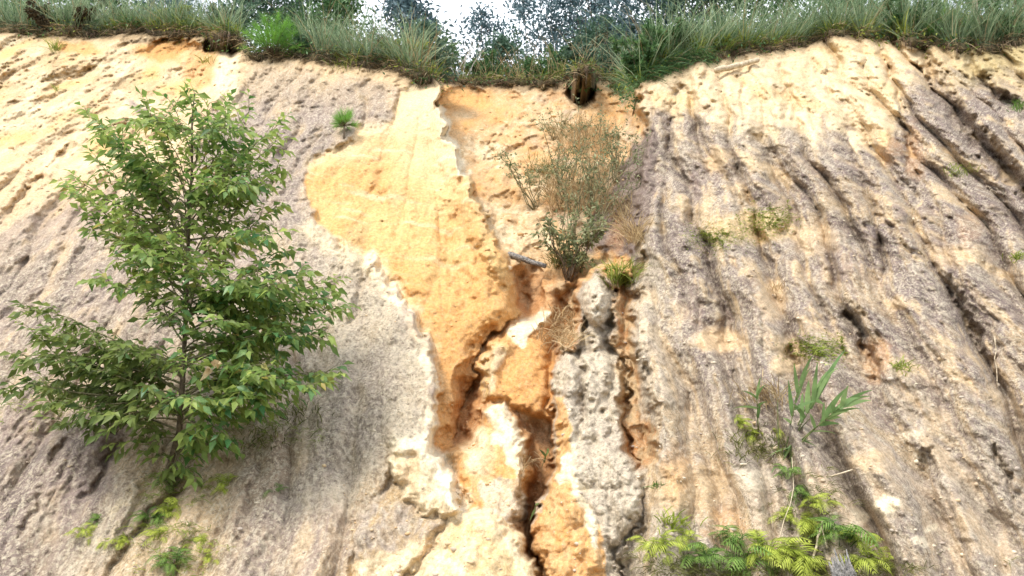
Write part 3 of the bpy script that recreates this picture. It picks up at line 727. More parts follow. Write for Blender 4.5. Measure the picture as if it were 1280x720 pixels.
def bark(name, c1, c2, scale=30):
    m = bpy.data.materials.new(name); t, N, K = nodes_of(m)
    out = N('ShaderNodeOutputMaterial'); bs = N('ShaderNodeBsdfPrincipled'); K(bs.outputs[0], out.inputs[0]); bs.inputs['Roughness'].default_value = .9
    tc = N('ShaderNodeTexCoord'); nz = N('ShaderNodeTexNoise'); nz.inputs['Scale'].default_value = scale; nz.inputs['Detail'].default_value = 5; K(tc.outputs['Object'], nz.inputs[0])
    rp = N('ShaderNodeValToRGB'); e = rp.color_ramp.elements; e[0].color = (*c1, 1); e[1].color = (*c2, 1); e[0].position = .35; e[1].position = .65; K(nz.outputs[0], rp.inputs[0]); K(rp.outputs[0], bs.inputs['Base Color'])
    bp = N('ShaderNodeBump'); bp.inputs['Distance'].default_value = .02; K(nz.outputs[0], bp.inputs['Height']); K(bp.outputs[0], bs.inputs['Normal'])
    return m

M_EARTH = earth_material()

# ------------------------------------------------------------------ the cliff
def axis(segs):
    out = []
    for a, b, st in segs: out.append(np.arange(a, b, st))
    return np.concatenate(out + [np.array([segs[-1][1]])])
cols = axis([(-800, -160, 10), (-160, -20, 3), (-20, 1300, 1.35), (1300, 1440, 3), (1440, 2080, 10)])
nc = len(cols)
v = np.concatenate([np.linspace(0, 1, 520)])
px = np.repeat(cols[None], len(v), 0)
cr_ = crest_row(cols) + 5.0 * fbm(cols / 22.0, cols * 0 + .5, 4, 200) + 1.5 * fbm(cols / 5.0, cols * 0 + 3.5, 2, 201)
bot = 775.0
py = bot + (cr_[None] - bot) * v[:, None]
H = relief(px.ravel(), py.ravel())
dirs = ray(px.ravel(), py.ravel())                 # the bank seen along each bearing, pushed out by its relief
P = CAM + dirs * (((P0 - CAM) @ N_OUT + H * (OUT @ N_OUT)) / (dirs @ N_OUT))[:, None]
xx, tt = rill_coords(px.ravel(), py.ravel())
fx, fy = bearing(P)
colr, crust = earth(fx, fy, xx, tt, H)
P = P.reshape(len(v), nc, 3); colr = colr.reshape(len(v), nc, 3); crust = crust.reshape(len(v), nc)
# foot rows down to the ground and crest rows turning back onto the hilltop
foot = []
for z, dy in ((0.55, -.35), (0.2, -.75), (-0.15, -1.3)):
    q = P[0].copy(); f = (P[0][:, 2] - z); q[:, 1] = P[0][:, 1] - np.abs(f) * .8 + .15 * fbm(q[:, 0] * 2, q[:, 0] * 0 + z, 3, 210); q[:, 2] = z + .05 * fbm(q[:, 0] * 3, q[:, 0] * 0 + z, 3, 211); foot.append(q)
top = []
for back, drop in ((.10, .03), (.30, -.03), (.8, -.10), (2.0, -.15)):
    q = P[-1].copy(); q[:, 1] += back; q[:, 2] += drop; top.append(q)
allP = np.concatenate([np.array(foot[::-1]), P, np.array(top)])
allC = np.concatenate([np.repeat(colr[:1], 3, 0), colr, np.repeat(colr[-1:] * .6, 4, 0)])
allK = np.concatenate([np.repeat(crust[:1], 3, 0), crust, np.repeat(crust[-1:], 4, 0)])
nr = len(allP)
ii = np.arange(nr * nc).reshape(nr, nc)
quads = np.stack([ii[:-1, :-1], ii[:-1, 1:], ii[1:, 1:], ii[1:, :-1]], -1).reshape(-1, 4)
me = make_mesh('cliff', allP.reshape(-1, 3), None, quads, M_EARTH, None, True, allC.reshape(-1, 3), allK.ravel())
tag(link('cliff', me), 'eroded cream, orange and grey earth bank cut by rills and a central gully', kind='structure')
SURF = P.reshape(-1, 3); SFX, SFY = fx, fy; SD = np.linalg.norm(SURF - CAM, axis=1)
CRESTP = P[-1]

_ix = np.round(SFX).astype(int) + 40; _iy = np.round(SFY).astype(int) + 20
_ok = np.where((_ix >= 0) & (_ix < 1360) & (_iy >= 0) & (_iy < 800))[0]
_ok = _ok[np.argsort(-SD[_ok])]                    # nearest written last
_near = np.full((1360, 800), -1, np.int64); _near[_ix[_ok], _iy[_ok]] = _ok
def hit(px_, py_):
    """the point of the cliff seen at a bearing"""
    a, b = int(round(px_)) + 40, int(round(py_)) + 20
    a = min(max(a, 3), 1356); b = min(max(b, 3), 796)
    for r in (1, 2, 3):
        w = _near[a - r:a + r + 1, b - r:b + r + 1].ravel(); w = w[w >= 0]
        if len(w): return SURF[w[np.argmin(SD[w])]].copy()
    return SURF[np.argmin((SFX - px_) ** 2 + (SFY - py_) ** 2)].copy()

def crest_pt(px_, back=0.3, lift=0.0):
    i = int(np.clip(np.searchsorted(cols, px_), 1, nc - 1))
    q = CRESTP[i].copy()
    s = 1 + back / q[1]
    return np.array([q[0] * s, q[1] + back, q[2] + lift - .05])

# ------------------------------------------------------------------ hilltop, ground
def soil_material():
    m = bpy.data.materials.new('hilltop_soil'); t, N, K = nodes_of(m)
    out = N('ShaderNodeOutputMaterial'); bs = N('ShaderNodeBsdfPrincipled'); K(bs.outputs[0], out.inputs[0]); bs.inputs['Roughness'].default_value = 1
    tc = N('ShaderNodeTexCoord'); nz = N('ShaderNodeTexNoise'); nz.inputs['Scale'].default_value = 6; nz.inputs['Detail'].default_value = 8; K(tc.outputs['Object'], nz.inputs[0])
    rp = N('ShaderNodeValToRGB'); e = rp.color_ramp.elements; e[0].color = (.05, .035, .022, 1); e[1].color = (.22, .16, .09, 1); e[0].position = .35; e[1].position = .68
    q = e.new(.5); q.color = (.09, .085, .035, 1)
    K(nz.outputs[0], rp.inputs[0]); K(rp.outputs[0], bs.inputs['Base Color'])
    bp = N('ShaderNodeBump'); bp.inputs['Distance'].default_value = .1; K(nz.outputs[0], bp.inputs['Height']); K(bp.outputs[0], bs.inputs['Normal'])
    return m
M_SOIL = soil_material()
ed = np.arange(0, nc, 2)
E = CRESTP[ed]
jag = fbm(cols[ed] / 9.0, ed * 0.0, 4, 301); lipd = .10 + .10 * fbm(cols[ed] / 40., ed * 0. + 3, 3, 302)
rows = []
for back, lift in ((.35, -.16), (-.02, -.10), (-.05, .0), (.02, .05), (.15, .10), (.5, .14), (1.2, .2), (2.5, .3), (5, .4), (10, .5), (25, .3), (60, -1), (200, -8)):
    q = E.copy(); j = (jag * .10 - lipd * .5) if back < .3 and back != .35 else 0
    k = max(0, back)
    q[:, 0] *= 1 + k / q[:, 1] if back < 30 else 1 + k / 14
    q[:, 1] += back + j
    zz = q[:, 2] if back < 3 else q[:, 2] * 0 + lerp(q[:, 2], 9.3, min(1, back / 10))
    q[:, 2] = zz + lift + (.05 * fbm(q[:, 0] * 5, q[:, 1] * 5, 3, 303) if back < 20 else 0) + (.03 * jag if back < .3 else 0)
    rows.append(q)
HT = np.array(rows); m_, n_ = HT.shape[:2]; ii = np.arange(m_ * n_).reshape(m_, n_)
me = make_mesh('hilltop', HT.reshape(-1, 3), None, np.stack([ii[:-1, :-1], ii[:-1, 1:], ii[1:, 1:], ii[1:, :-1]], -1).reshape(-1, 4), M_SOIL, None, True)
tag(link('hilltop', me), 'dark root-bound soil of the hilltop above the cliff', kind='structure')
def ht(x_, y_):
    """hilltop height near a point"""
    d = (HT[3:, :, 0] - x_) ** 2 + (HT[3:, :, 1] - y_) ** 2
    return HT[3:].reshape(-1, 3)[np.argmin(d)][2]
gx = np.concatenate([np.linspace(-400, -14, 14), np.linspace(-12, 12, 60), np.linspace(14, 400, 14)]); gy = np.concatenate([np.linspace(-400, -6, 14), np.linspace(-5, 6.5, 40)])
GX, GY = np.meshgrid(gx, gy); GZ = .04 * fbm(GX, GY, 3, 305) * (np.abs(GX) < 13) * (GY > -6)
ii = np.arange(GX.size).reshape(GX.shape)
me = make_mesh('ground', np.stack([GX, GY, GZ], -1).reshape(-1, 3), None, np.stack([ii[:-1, :-1], ii[:-1, 1:], ii[1:, 1:], ii[1:, :-1]], -1).reshape(-1, 4), M_SOIL, None, True)
tag(link('ground', me), 'bare trodden earth in front of the cliff', kind='structure')

# ------------------------------------------------------------------ plant materials
G_SAP = foliage('sapling_leaf', (.075, .17, .04), (.40, .49, .13), .5, .45, dead=(.42, .34, .10))
G_SAP2 = foliage('sapling_leaf_blue', (.06, .17, .06), (.28, .42, .15), .45, .4)
G_OLIVE = foliage('olive_leaf', (.07, .08, .02), (.24, .24, .07), .3, .6)
G_PINE = foliage('pine_needle', (.06, .20, .02), (.26, .52, .09), .35, .5)
G_REED = foliage('reed_leaf', (.09, .19, .055), (.30, .42, .17), .35, .45)
G_FERN = foliage('fern_frond', (.17, .24, .03), (.52, .58, .10), .45, .5)
G_FERND = foliage('fern_frond_deep', (.05, .13, .03), (.22, .34, .07), .4, .5)
G_DRY = foliage('dry_grass', (.30, .20, .10), (.66, .53, .32), .3, .8)
G_GRASS = foliage('ridge_grass', (.08, .16, .07), (.46, .56, .36), .45, .6)
G_GRASSY = foliage('yellow_grass', (.12, .18, .03), (.42, .48, .10), .35, .6)
G_TREE = foliage('ridge_tree_leaf', (.04, .095, .065), (.17, .27, .18), .3, .5)
G_TREEB = foliage('haze_blue_leaf', (.045, .09, .11), (.18, .27, .29), .3, .5)  # distance haze painted into the leaf colour as a blue tint
G_BUSH = foliage('ridge_bush_leaf', (.04, .11, .04), (.17, .31, .12), .3, .5)
G_DARK = foliage('dark_litter', (.035, .03, .018), (.16, .12, .07), .1, .9)
B_BARK = bark('bark_brown', (.07, .05, .03), (.20, .15, .10))
B_TWIG = bark('twig_olive', (.12, .11, .05), (.30, .27, .15))
B_PALE = bark('bark_pale', (.38, .36, .32), (.66, .63, .57))
B_GREY = bark('weathered_wood', (.10, .10, .10), (.33, .31, .29), 45)
B_LOG = bark('pale_log_wood', (.42, .33, .22), (.70, .60, .44), 25)
B_STEM = bark('green_stem', (.08, .11, .03), (.20, .22, .08))
B_ROOT = bark('root', (.06, .04, .025), (.20, .13, .08))
Z = np.array([0, 0, 1.0])
def rv(n=None): return rng.normal(size=3 if n is None else (n, 3))
def U(a, b, n=None): return rng.uniform(a, b, n)

def curve(a, b, sag=0.0, n=6, wob=0.0):
    t = np.linspace(0, 1, n)[:, None]; L = np.linalg.norm(b - a)
    p = a + (b - a) * t + Z * sag * 4 * t * (1 - t)
    if wob: p[1:-1] += rng.normal(size=(n - 2, 3)) * wob * L
    return p

# ------------------------------------------------------------------ the big sapling on the left
def leaf_variants(mat, count, L, W, name='leaf'):
    out = []
    for k in range(count):
        b = Batch(); b.leaves(np.zeros((1, 3)), np.array([1, 0, 0.]), Z, L, W, k / (count - 1), .3, .22)
        out.append(make_mesh(name, np.concatenate(b.V), np.concatenate(b.F3), None, mat, np.concatenate(b.T)))
    return out

def place_leaf(me, P, d, n, s, parent):
    d = norm(d); side = norm(np.cross(n, d)); up = np.cross(d, side)
    from mathutils import Matrix
    o = bpy.data.objects.new('leaf', me); COL.objects.link(o); o.parent = parent
    o.matrix_local = Matrix(((d[0] * s, side[0] * s, up[0] * s, P[0]), (d[1] * s, side[1] * s, up[1] * s, P[1]), (d[2] * s, side[2] * s, up[2] * s, P[2]), (0, 0, 0, 1)))

def sapling():
    root = thing('sapling_tree', 'tall leafy green sapling growing out of the left face of the cliff', 'tree')
    base = hit(216, 592); Yb = base[1]
    def pt(px_, py_, dy=0): return at_depth(px_, py_, Yb - .12 + dy)
    trk = np.array([base - [0, -.1, .1], base + [0, -.06, .05], pt(224, 540, -.05), pt(228, 480, -.06), pt(231, 420), pt(234, 350), pt(236, 280), pt(240, 210), pt(240, 150), pt(243, 118)])
    tb = Batch(); tb.tube(trk, np.linspace(.026, .005, len(trk)), 8); tb.build('trunk', B_BARK, root, True)
    rows_ = np.array([bearing(p)[1] for p in trk])
    def on_trunk(py_):
        i = np.clip(np.searchsorted(-rows_, -py_), 1, len(trk) - 1); t = (rows_[i - 1] - py_) / (rows_[i - 1] - rows_[i] + 1e-6)
        return trk[i - 1] + (trk[i] - trk[i - 1]) * np.clip(t, 0, 1)
    br = [(160, 243, 112, 0), (200, 215, 125, .1), (215, 262, 128, -.1), (230, 285, 128, .1), (250, 312, 140, -.15), (262, 352, 152, .15), (285, 350, 172, -.1), (260, 180, 128, -.1), (290, 108, 140, .05),
          (300, 130, 160, -.25), (325, 88, 222, .05), (330, 120, 200, -.2), (318, 175, 190, .3), (340, 350, 205, .0), (330, 320, 215, -.3), (365, 345, 258, .15), (345, 85, 240, -.3), (372, 108, 278, .1), (380, 140, 320, -.35),
          (400, 360, 315, .0), (395, 385, 335, -.3), (420, 418, 352, .1), (415, 402, 372, -.3), (440, 424, 385, -.1), (450, 395, 425, .25), (455, 405, 410, -.35), (430, 180, 345, .35), (470, 28, 385, .1), (480, 40, 420, -.25), (490, 20, 445, .2),
          (500, 85, 455, -.45), (505, 2, 485, .1), (515, 60, 505, -.3), (525, 80, 530, -.1), (520, 130, 520, -.5), (500, 418, 468, -.2), (505, 395, 480, -.45), (515, 330, 500, -.5), (480, 330, 455, -.5), (530, 280, 540, -.4),
          (350, 200, 290, -.5), (300, 270, 230, -.5), (400, 300, 350, -.55), (440, 280, 400, -.6), (520, 180, 480, -.6), (460, 150, 430, -.5), (380, 290, 300, .4), (460, 320, 430, .45), (480, 130, 470, .35), (540, 245, 550, -.3), (330, 205, 250, .4),
          (470, 240, 455, -.6), (425, 215, 390, -.5), (545, 175, 535, -.25), (440, 355, 400, .3), (500, 240, 500, -.65),
          (210, 300, 190, .25), (240, 205, 160, -.3), (275, 165, 215, .3), (280, 300, 195, -.35), (310, 225, 210, -.45), (350, 270, 250, .45), (370, 155, 285, .3), (385, 320, 340, -.5), (355, 150, 260, -.4),
          (405, 200, 330, -.55), (410, 255, 335, -.6), (420, 340, 375, .4), (435, 370, 420, -.45), (455, 260, 425, .5), (475, 190, 445, .5), (490, 300, 470, .45), (500, 350, 440, .3), (505, 60, 478, .4), (515, 215, 500, .45), (375, 230, 320, -.6)]
    br += [(565, 262, 556, -.12), (572, 180, 562, -.12), (582, 244, 588, -.05), (562, 225, 578, -.18), (550, 292, 548, .1), (575, 205, 590, -.08), (548, 150, 552, -.2)]
    lx = lambda y_: np.interp(y_, [120, 150, 225, 300, 380, 480, 530], [215, 118, 88, 115, 45, 12, 70]); rx = lambda y_: np.interp(y_, [120, 150, 215, 300, 345, 420, 480, 530], [275, 350, 345, 372, 412, 418, 410, 340])
    for k in range(22):
        y0 = U(160, 540); y1 = y0 - U(5, 55); sgn = k % 2
        x1 = 238 + ((rx(y1) if sgn else lx(y1)) - 238) * U(.25, .85)
        br.append((y0, x1, y1, U(-.75, .35)))
    lb = Batch(); LP = []
    bb = Batch()
    for (tp, ex, ey, dy) in br:
        a = on_trunk(tp); e = pt(ex, ey, dy * .9)
        c = curve(a, e, .05 * np.linalg.norm(e - a) * rng.choice([1, .5]), 8, .012)
        L = np.linalg.norm(e - a)
        bb.tube(c, np.linspace(.003 + .006 * L, .002, 8), 5)
        ax = norm(e - a); n_tw = max(3, int(L / .052))
        for k in range(n_tw):
            t = .22 + .78 * (k + U(0, .8)) / n_tw
            if t > 1: t = 1
            i = min(6, int(t * 7)); p = c[i] + (c[i + 1] - c[i]) * (t * 7 - i)
            sgn = 1 if k % 2 else -1
            sd = norm(np.cross(ax, Z)) * sgn
            d = norm(ax * .75 + sd * U(.5, 1.1) + Z * U(-.6, .55) + rv() * .25)
            tl = U(.12, .30) * (1.15 - .5 * t) * min(1, .4 + L)
            q = p + d * tl - Z * .10 * tl
            bb.tube(np.array([p, (p + q) / 2 + Z * .015, q]), [.003, .002, .0012], 3)
            m = max(3, int(tl / .030))
            for j in range(m + 1):
                u = (j + .6) / (m + .6); pp = p + (q - p) * u
                s2 = 1 if j % 2 else -1; sd2 = norm(np.cross(d, Z)) * s2
                ld = norm(d * .6 + sd2 * U(.5, 1) + Z * U(-.75, .05) + rv() * .15) if j < m else norm(d + Z * -.3)
                LP.append((pp, ld, norm(Z * .7 + np.array([0, -.45, 0]) + rv() * .45), U(.062, .104)))
    bb.build('branch', B_TWIG, root)
    N_ = len(LP); P_ = np.array([l[0] for l in LP]); D_ = np.array([l[1] for l in LP]); Nn = np.array([l[2] for l in LP]); L_ = np.array([l[3] for l in LP])
    fx_, fy_ = bearing(P_)
    age = np.clip(.42 + .45 * fbm(P_[:, 0] * 2.2, P_[:, 2] * 2.2, 3, 401) + rng.normal(size=N_) * .2, 0, 1)
    near = np.argsort(np.linalg.norm(P_ - CAM, axis=1))[:1400]
    pick = rng.choice(near, 300, replace=False); mask = np.ones(N_, bool); mask[pick] = False
    lows = (fx_ < 215) & (fy_ > 370)
    for nm, mm, mt in (('foliage', mask & ~lows, G_SAP), ('foliage', mask & lows, G_OLIVE2)):
        b = Batch(); b.leaves(P_[mm], D_[mm], Nn[mm], L_[mm], L_[mm] * .5, age[mm], .3, .22)
        tag(b.build(nm, mt, root), kind='stuff')
    var = leaf_variants(G_SAP2, 7, 1.0, .46)
    for i in pick: place_leaf(var[int(age[i] * 6.99)], P_[i], D_[i], Nn[i], L_[i] * 1.1, root)
    # a withered tan leaf cluster in the middle
    b = Batch(); q = pt(268, 462, -.62); b.leaves(np.repeat(q[None], 7, 0) + rv(7) * .015, rv(7) * .6 + np.array([.2, -.3, .6]), rv(7), .11, .05, U(.5, 1, 7), .5, .3)
    tag(b.build('withered_leaf', G_DRY, root), 'dry tan leaf cluster')
    return N_
G_OLIVE2 = foliage('sapling_leaf_olive', (.08, .13, .03), (.28, .34, .09), .4, .5)
n_leaves = sapling()
print('sapling leaves', n_leaves)

# ------------------------------------------------------------------ tufts, shrubs, ferns
def pine_bush(px_, py_, w, h, label, base=None, stemlen=.0, dens=900, nl=.09, Yoff=0):
    root = thing('pine_seedling', label, 'shrub')
    g = hit(px_, py_) if base is None else base
    sc = g[1] / math.cos(R(20)) / FPX * 1.03
    W = w * sc / 2; Hh = h * sc
    b = Batch(); b.tube(np.array([g - Z * .08, g + Z * stemlen * .5, g + Z * (stemlen + Hh * .35)]), [.018, .013, .008], 5); 
    nb = Batch()
    for k in range(46):
        th = U(0, 2 * math.pi); el = U(.15, 1.0)
        d = norm(np.array([math.cos(th) * (1.25 - el) * W, math.sin(th) * (1.25 - el) * W, el * Hh])); 
        e = g + Z * stemlen + np.array([math.cos(th) * W * math.sqrt(max(0, 1 - el * el)) * U(.75, 1), math.sin(th) * W * math.sqrt(max(0, 1 - el * el)) * U(.75, 1), el * Hh * U(.85, 1)])
        a = g + Z * (stemlen + Hh * .12)
        b.tube(curve(a, e, 0, 4), [.006, .005, .004, .002], 4)
        m = dens // 46
        t = U(.35, 1.05, m)[:, None]
        nb.blades(a + (e - a) * t, norm(norm(e - a) * .9 + rv(m) * .55 + Z * .35), U(.7, 1.1, m) * nl, .0042 * g[1] / 8, np.clip(U(0, 1, m) * .6 + .4 * t[:, 0], 0, 1), .1, 1)
    b.build('stem', B_BARK, root); tag(nb.build('needles', G_PINE, root), kind='stuff')
pine_bush(341, 75, 84, 66, 'round bright green pine seedling on the crest beside the dark hollow', dens=5200, nl=.17)
pine_bush(431, 172, 30, 22, 'small round pine seedling on thin stem above the left corner of the orange scar', stemlen=.17, dens=1500, nl=.11)

def tuft(px_, py_, n, L, mat, label, cat='grass tuft', name='grass_tuft', spread=.08, up=1.0, out=.6, W=.008, droop=.8):
    g = hit(px_, py_); k = FPX / np.linalg.norm(g - CAM)
    p = np.array([hit(px_ + rng.normal() * spread * k, py_ + rng.normal() * spread * k * .45) for _ in range(n)])
    p = g + np.clip(p - g, -.35, .35)
    moss = name == 'moss_cushion'
    d = norm(np.stack([rng.normal(size=n) * out, rng.normal(size=n) * out - .35, np.full(n, up)], 1))
    b = Batch(); b.blades(p - d * .02, d, U(.5, 1.1, n) * L, W, U(0, 1, n), droop, 2 if moss else 3)
    o = b.build(name, mat)
    if moss: tag(o, label, None, None, 'stuff')
    else: tag(o, label, cat)
    return o
tufts = [
    (428, 80, 60, .28, G_GRASSY, 'yellow-green grass tuft on the crest right of the round pine seedling', .12),
    (258, 78, 30, .25, G_GRASSY, 'thin green tuft on orange earth under the dark hollow at upper left', .06),
    (70, 112, 14, .18, G_GRASSY, 'tiny green sprig on the cream bank near the upper left corner', .03),
    (70, 62, 40, .35, G_GRASSY, 'thin grass hanging over orange earth at the far upper left', .05),
    (962, 272, 130, .16, G_GRASSY, 'bright moss-green cushion in the middle of the right face', .17),
    (890, 296, 110, .15, G_GRASSY, 'moss-green patch left of the bright cushion on the right face', .16),
    (930, 292, 40, .12, G_GRASSY, 'sparse low moss between the two green cushions of the right face', .15),
    (1025, 436, 120, .17, G_GRASSY, 'yellow-green mossy tuft just above the reed plant on the right face', .13),
    (1128, 458, 40, .13, G_GRASSY, 'small olive tuft right of the reed plant in a dark rill', .06),
    (1200, 214, 50, .16, G_GRASSY, 'small olive tuft high in the rills of the far right face', .1),
    (1272, 322, 40, .14, G_GRASSY, 'green tuft at the right edge of the picture halfway up', .06),
    (1272, 135, 60, .25, G_FERND, 'leafy green tuft at the end of the far right gully', .08),
    (778, 352, 160, .42, G_GRASSY, 'upright green grass clump behind the top of the grey pillar', .06),
    (790, 300, 130, .5, G_DRY, 'dry grass clump against the purple wall above the grey pillar', .07),
    (702, 425, 120, .26, G_DRY, 'tangled tan dry grass left of the grey pillar', .10),
    (712, 400, 90, .26, G_DRY, 'dry grass drooping from the ledge beneath the gully shrub', .09),
    (720, 250, 330, .7, G_DRY, 'tall straw-coloured grass among the thin stems in the bowl', .32),
    (730, 180, 300, .7, G_DRY, 'straw-coloured grass high at the back of the bowl', .36),
    (700, 330, 90, .35, G_OLIVE, 'olive grass at the end of the grey fallen branch', .08),
    (755, 215, 150, .45, G_DRY, 'dry grey-brown brush spread down the purple wall right of the bowl', .22),
    (775, 265, 130, .4, G_DRY, 'dry brush low on the purple wall above the green clump', .16),
    (690, 215, 120, .4, G_OLIVE, 'olive brush on the pale earth left of the thin stems', .22),
    (820, 608, 16, .12, G_FERND, 'small dark green sprig at the right foot of the grey slab', .02),
    (845, 655, 50, .16, G_FERN, 'pale green fern sprig under the orange patch at lower right', .06),
    (970, 360, 20, .16, G_DRY, 'few dry stalks on a cream patch of the right face', .06),
    (660, 580, 30, .2, G_DRY, 'dry roots and stalks hanging in the dark gully slot', .05),
    (940, 560, 70, .16, G_OLIVE, 'brown-green dead fern mat left of the reed plant', .14),
    (960, 500, 60, .3, G_DRY, 'dry stalks standing between the two reed plants', .12),
    (365, 520, 60, .16, G_OLIVE, 'olive sprays on the rock at the lower right of the sapling', .12),
    (330, 545, 50, .13, G_OLIVE, 'thin dull green sprays below the sapling crown', .13),
    (150, 520, 70, .2, G_OLIVE, 'olive undergrowth beneath the left side of the sapling', .15),
]
for k, (x_, y_, n, L, mt, lb_, sp) in enumerate(tufts):
    ms_ = 'moss' in lb_
    tuft(x_, y_, int(n * (8 if ms_ else 1.6)), L * (.38 if ms_ else 1.1), mt, lb_, spread=sp, W=.009 if ms_ else .0075, out=.9 if ms_ else .5, cat='grass tuft', name='moss_cushion' if ms_ else 'grass_tuft')

def fern_proto(mat, nfr, L, seed):
    """fronds of a scrambling fern: forked, arching, with narrow leaflets both sides; returns frond meshes"""
    out = []
    for k in range(nfr):
        b = Batch(); n = 9
        t = np.linspace(0, 1, n); a = U(.7, 1.2)
        sp = np.stack([t * L * (1 - .25 * t), L * .12 * math.sin(k) * t * t, L * (a * t - (a + .15) * t ** 2)], 1)
        b.tube(sp, np.linspace(.003, .001, n), 3, .3)
        tt_ = np.linspace(.2, 1.0, 9)
        for s_ in (-1, 1):
            p = np.stack([np.interp(tt_, t, sp[:, i]) for i in range(3)], 1)
            tan = norm(np.gradient(p, axis=0)); side = np.array([0, s_, 0.])
            b.leaves(p, norm(side * 1.0 + tan * .8 - Z * .25), norm(np.cross(tan, side) * s_ * -1 + 1e-3), L * .36 * np.sin(math.pi * np.clip(tt_ * .80 + .15, 0, 1)) ** .8 * U(.8, 1.15, 9), .0078, np.clip(.3 + .6 * tt_ + U(-.2, .2, 9), 0, 1), .5, .1)
        out.append(make_mesh('frond', np.concatenate(b.V), np.concatenate(b.F3), np.concatenate(b.F4), mat, np.concatenate(b.T)))
    return out
FR_Y = fern_proto(G_FERN, 8, .19, 1); FR_D = fern_proto(G_FERND, 8, .19, 2)
from mathutils import Matrix, Euler
def fern(px_, py_, s, n, fr, label, group=None, base=None):
    g = hit(px_, py_) if base is None else base
    root = thing('fern', label, 'fern', group); root.location = g - np.array([0, -.02, .02])
    root.scale = (s, s, s)
    n = int(n * 2.2)
    for k in range(n):
        th = 2 * math.pi * (k + U(0, .9)) / n
        o = bpy.data.objects.new('frond', fr[k % len(fr)]); COL.objects.link(o); o.parent = root
        tilt = U(-.75, .15) - (.0 if math.sin(th) < 0 else .45)
        o.rotation_euler = (U(-.3, .3), max(-1.25, tilt), th)
        o.location = (U(-.07, .07), -.02 + U(-.02, .02), U(-.03, .05)); q = U(.6, 1.3); o.scale = (q, q, q)
ferns = [
    (825, 690, 1.0, 9, FR_Y, 'yellow-green curled fern at the foot of the grey slab'),
    (855, 676, .9, 8, FR_Y, 'yellow-green fern second from the grey slab along the bottom edge'),
    (880, 702, 1.0, 9, FR_D, 'dull green fern low at the bottom edge under the orange patch'),
    (915, 680, 1.0, 10, FR_D, 'blue-green feathery fern standing tallest below the orange patch'),
    (930, 712, 1.2, 9, FR_D, 'mid-green fern at the bottom edge in front of the feathery one'),
    (958, 692, 1.0, 9, FR_Y, 'bright fern left of the hanging vine tip'),
    (985, 700, 1.15, 11, FR_Y, 'lush bright green fern beneath the hanging vine'),
    (1010, 712, 1.0, 9, FR_Y, 'bright fern directly left of the dark stump'),
    (1020, 668, 1.0, 9, FR_Y, 'bright fern above the dark stump, left of the leaning dry stick'),
    (1050, 672, 1.1, 11, FR_D, 'long-bladed green fern above the dark stump'),
    (1075, 680, .9, 8, FR_Y, 'fern right of and above the dark stump'),
    (1085, 705, 1.0, 9, FR_Y, 'low fern right of the dark stump at the bottom edge'),
    (1108, 706, .9, 8, FR_Y, 'last yellow-green fern at the right end of the bottom row'),
    (990, 652, .85, 8, FR_Y, 'bright small fern halfway along the hanging vine'),
    (1010, 655, .8, 8, FR_Y, 'bright fern right of the vine below the moss streak'),
    (1000, 620, .8, 8, FR_D, 'darker fern right of the vine high in the green streak'),
    (1022, 632, .8, 8, FR_Y, 'olive fern where the green streak is widest'),
    (985, 592, .7, 7, FR_D, 'small fern just below the base of the reed plant'),
    (945, 545, .8, 9, FR_Y, 'yellow-green fern cushion under the small left reed shoot'),
    (925, 530, .7, 8, FR_Y, 'pale yellow fern at the left end of the reed ledge'),
    (975, 540, .7, 7, FR_Y, 'low yellow fern between the reed shoot and the reed plant'),
    (212, 640, .85, 10, FR_Y, 'bright green fern directly below the sapling trunk'),
    (190, 650, .75, 8, FR_D, 'darker green fern left of the one below the sapling trunk'),
    (200, 672, .75, 9, FR_Y, 'yellow-green fern in the middle of the patch below the sapling'),
    (248, 678, .6, 7, FR_Y, 'small pale fern at the right of the patch below the sapling'),
    (215, 706, .9, 9, FR_D, 'green fern at the bottom edge below the sapling'),
    (262, 700, .6, 6, FR_Y, 'tiny yellow fern near the bottom edge right of the sapling patch'),
    (145, 680, .6, 7, FR_Y, 'small fern at the left of the patch below the sapling'),
    (108, 668, .65, 7, FR_Y, 'thin yellow-green streak fern by itself at lower left'),
    (120, 650, .5, 6, FR_D, 'tiny dull fern above the solitary one at lower left'),
    (278, 608, .75, 8, FR_Y, 'pale green fern on the rock right of the sapling base'),
    (345, 612, .5, 6, FR_D, 'tiny dark green plant farthest right of the sapling base'),
    (215, 608, .7, 8, FR_D, 'green fern hiding the foot of the sapling trunk'),
    (240, 558, 1.0, 8, FR_D, 'glossy blue-green spray beside the lower sapling trunk'),
]
for f in ferns: fern(*f)

# scrappy undergrowth around the ferns
def mat_stuff(name, pts, n, L, mat, label):
    b = Batch()
    for (x_, y_, rx, ry, k) in pts:
        for i in range(k):
            g = hit(x_ + rng.normal() * rx, y_ + rng.normal() * ry)
            m = 7; d = norm(rv(m) * np.array([.8, .5, .4]) + np.array([0, -.4, .5]))
            b.blades(np.repeat(g[None], m, 0) + rv(m) * .012, d, U(.3, 1, m) * L, .005, np.full(m, U(0, .6)) + U(0, .4, m), .9, 2)
    tag(b.build(name, mat), label, None, None, 'stuff')
mat_stuff('undergrowth', [(980, 712, 80, 10, 150), (1010, 640, 22, 28, 60), (950, 560, 22, 10, 40), (860, 712, 30, 10, 60), (1085, 712, 25, 7, 30)], 0, .11, G_OLIVE, 'low olive undergrowth between the ferns at lower right')
mat_stuff('undergrowth', [(210, 680, 34, 22, 60), (220, 600, 22, 14, 40), (40, 500, 40, 20, 60), (330, 535, 40, 14, 40)], 0, .10, G_GRASSY, 'thin green undergrowth on the rock around the sapling')

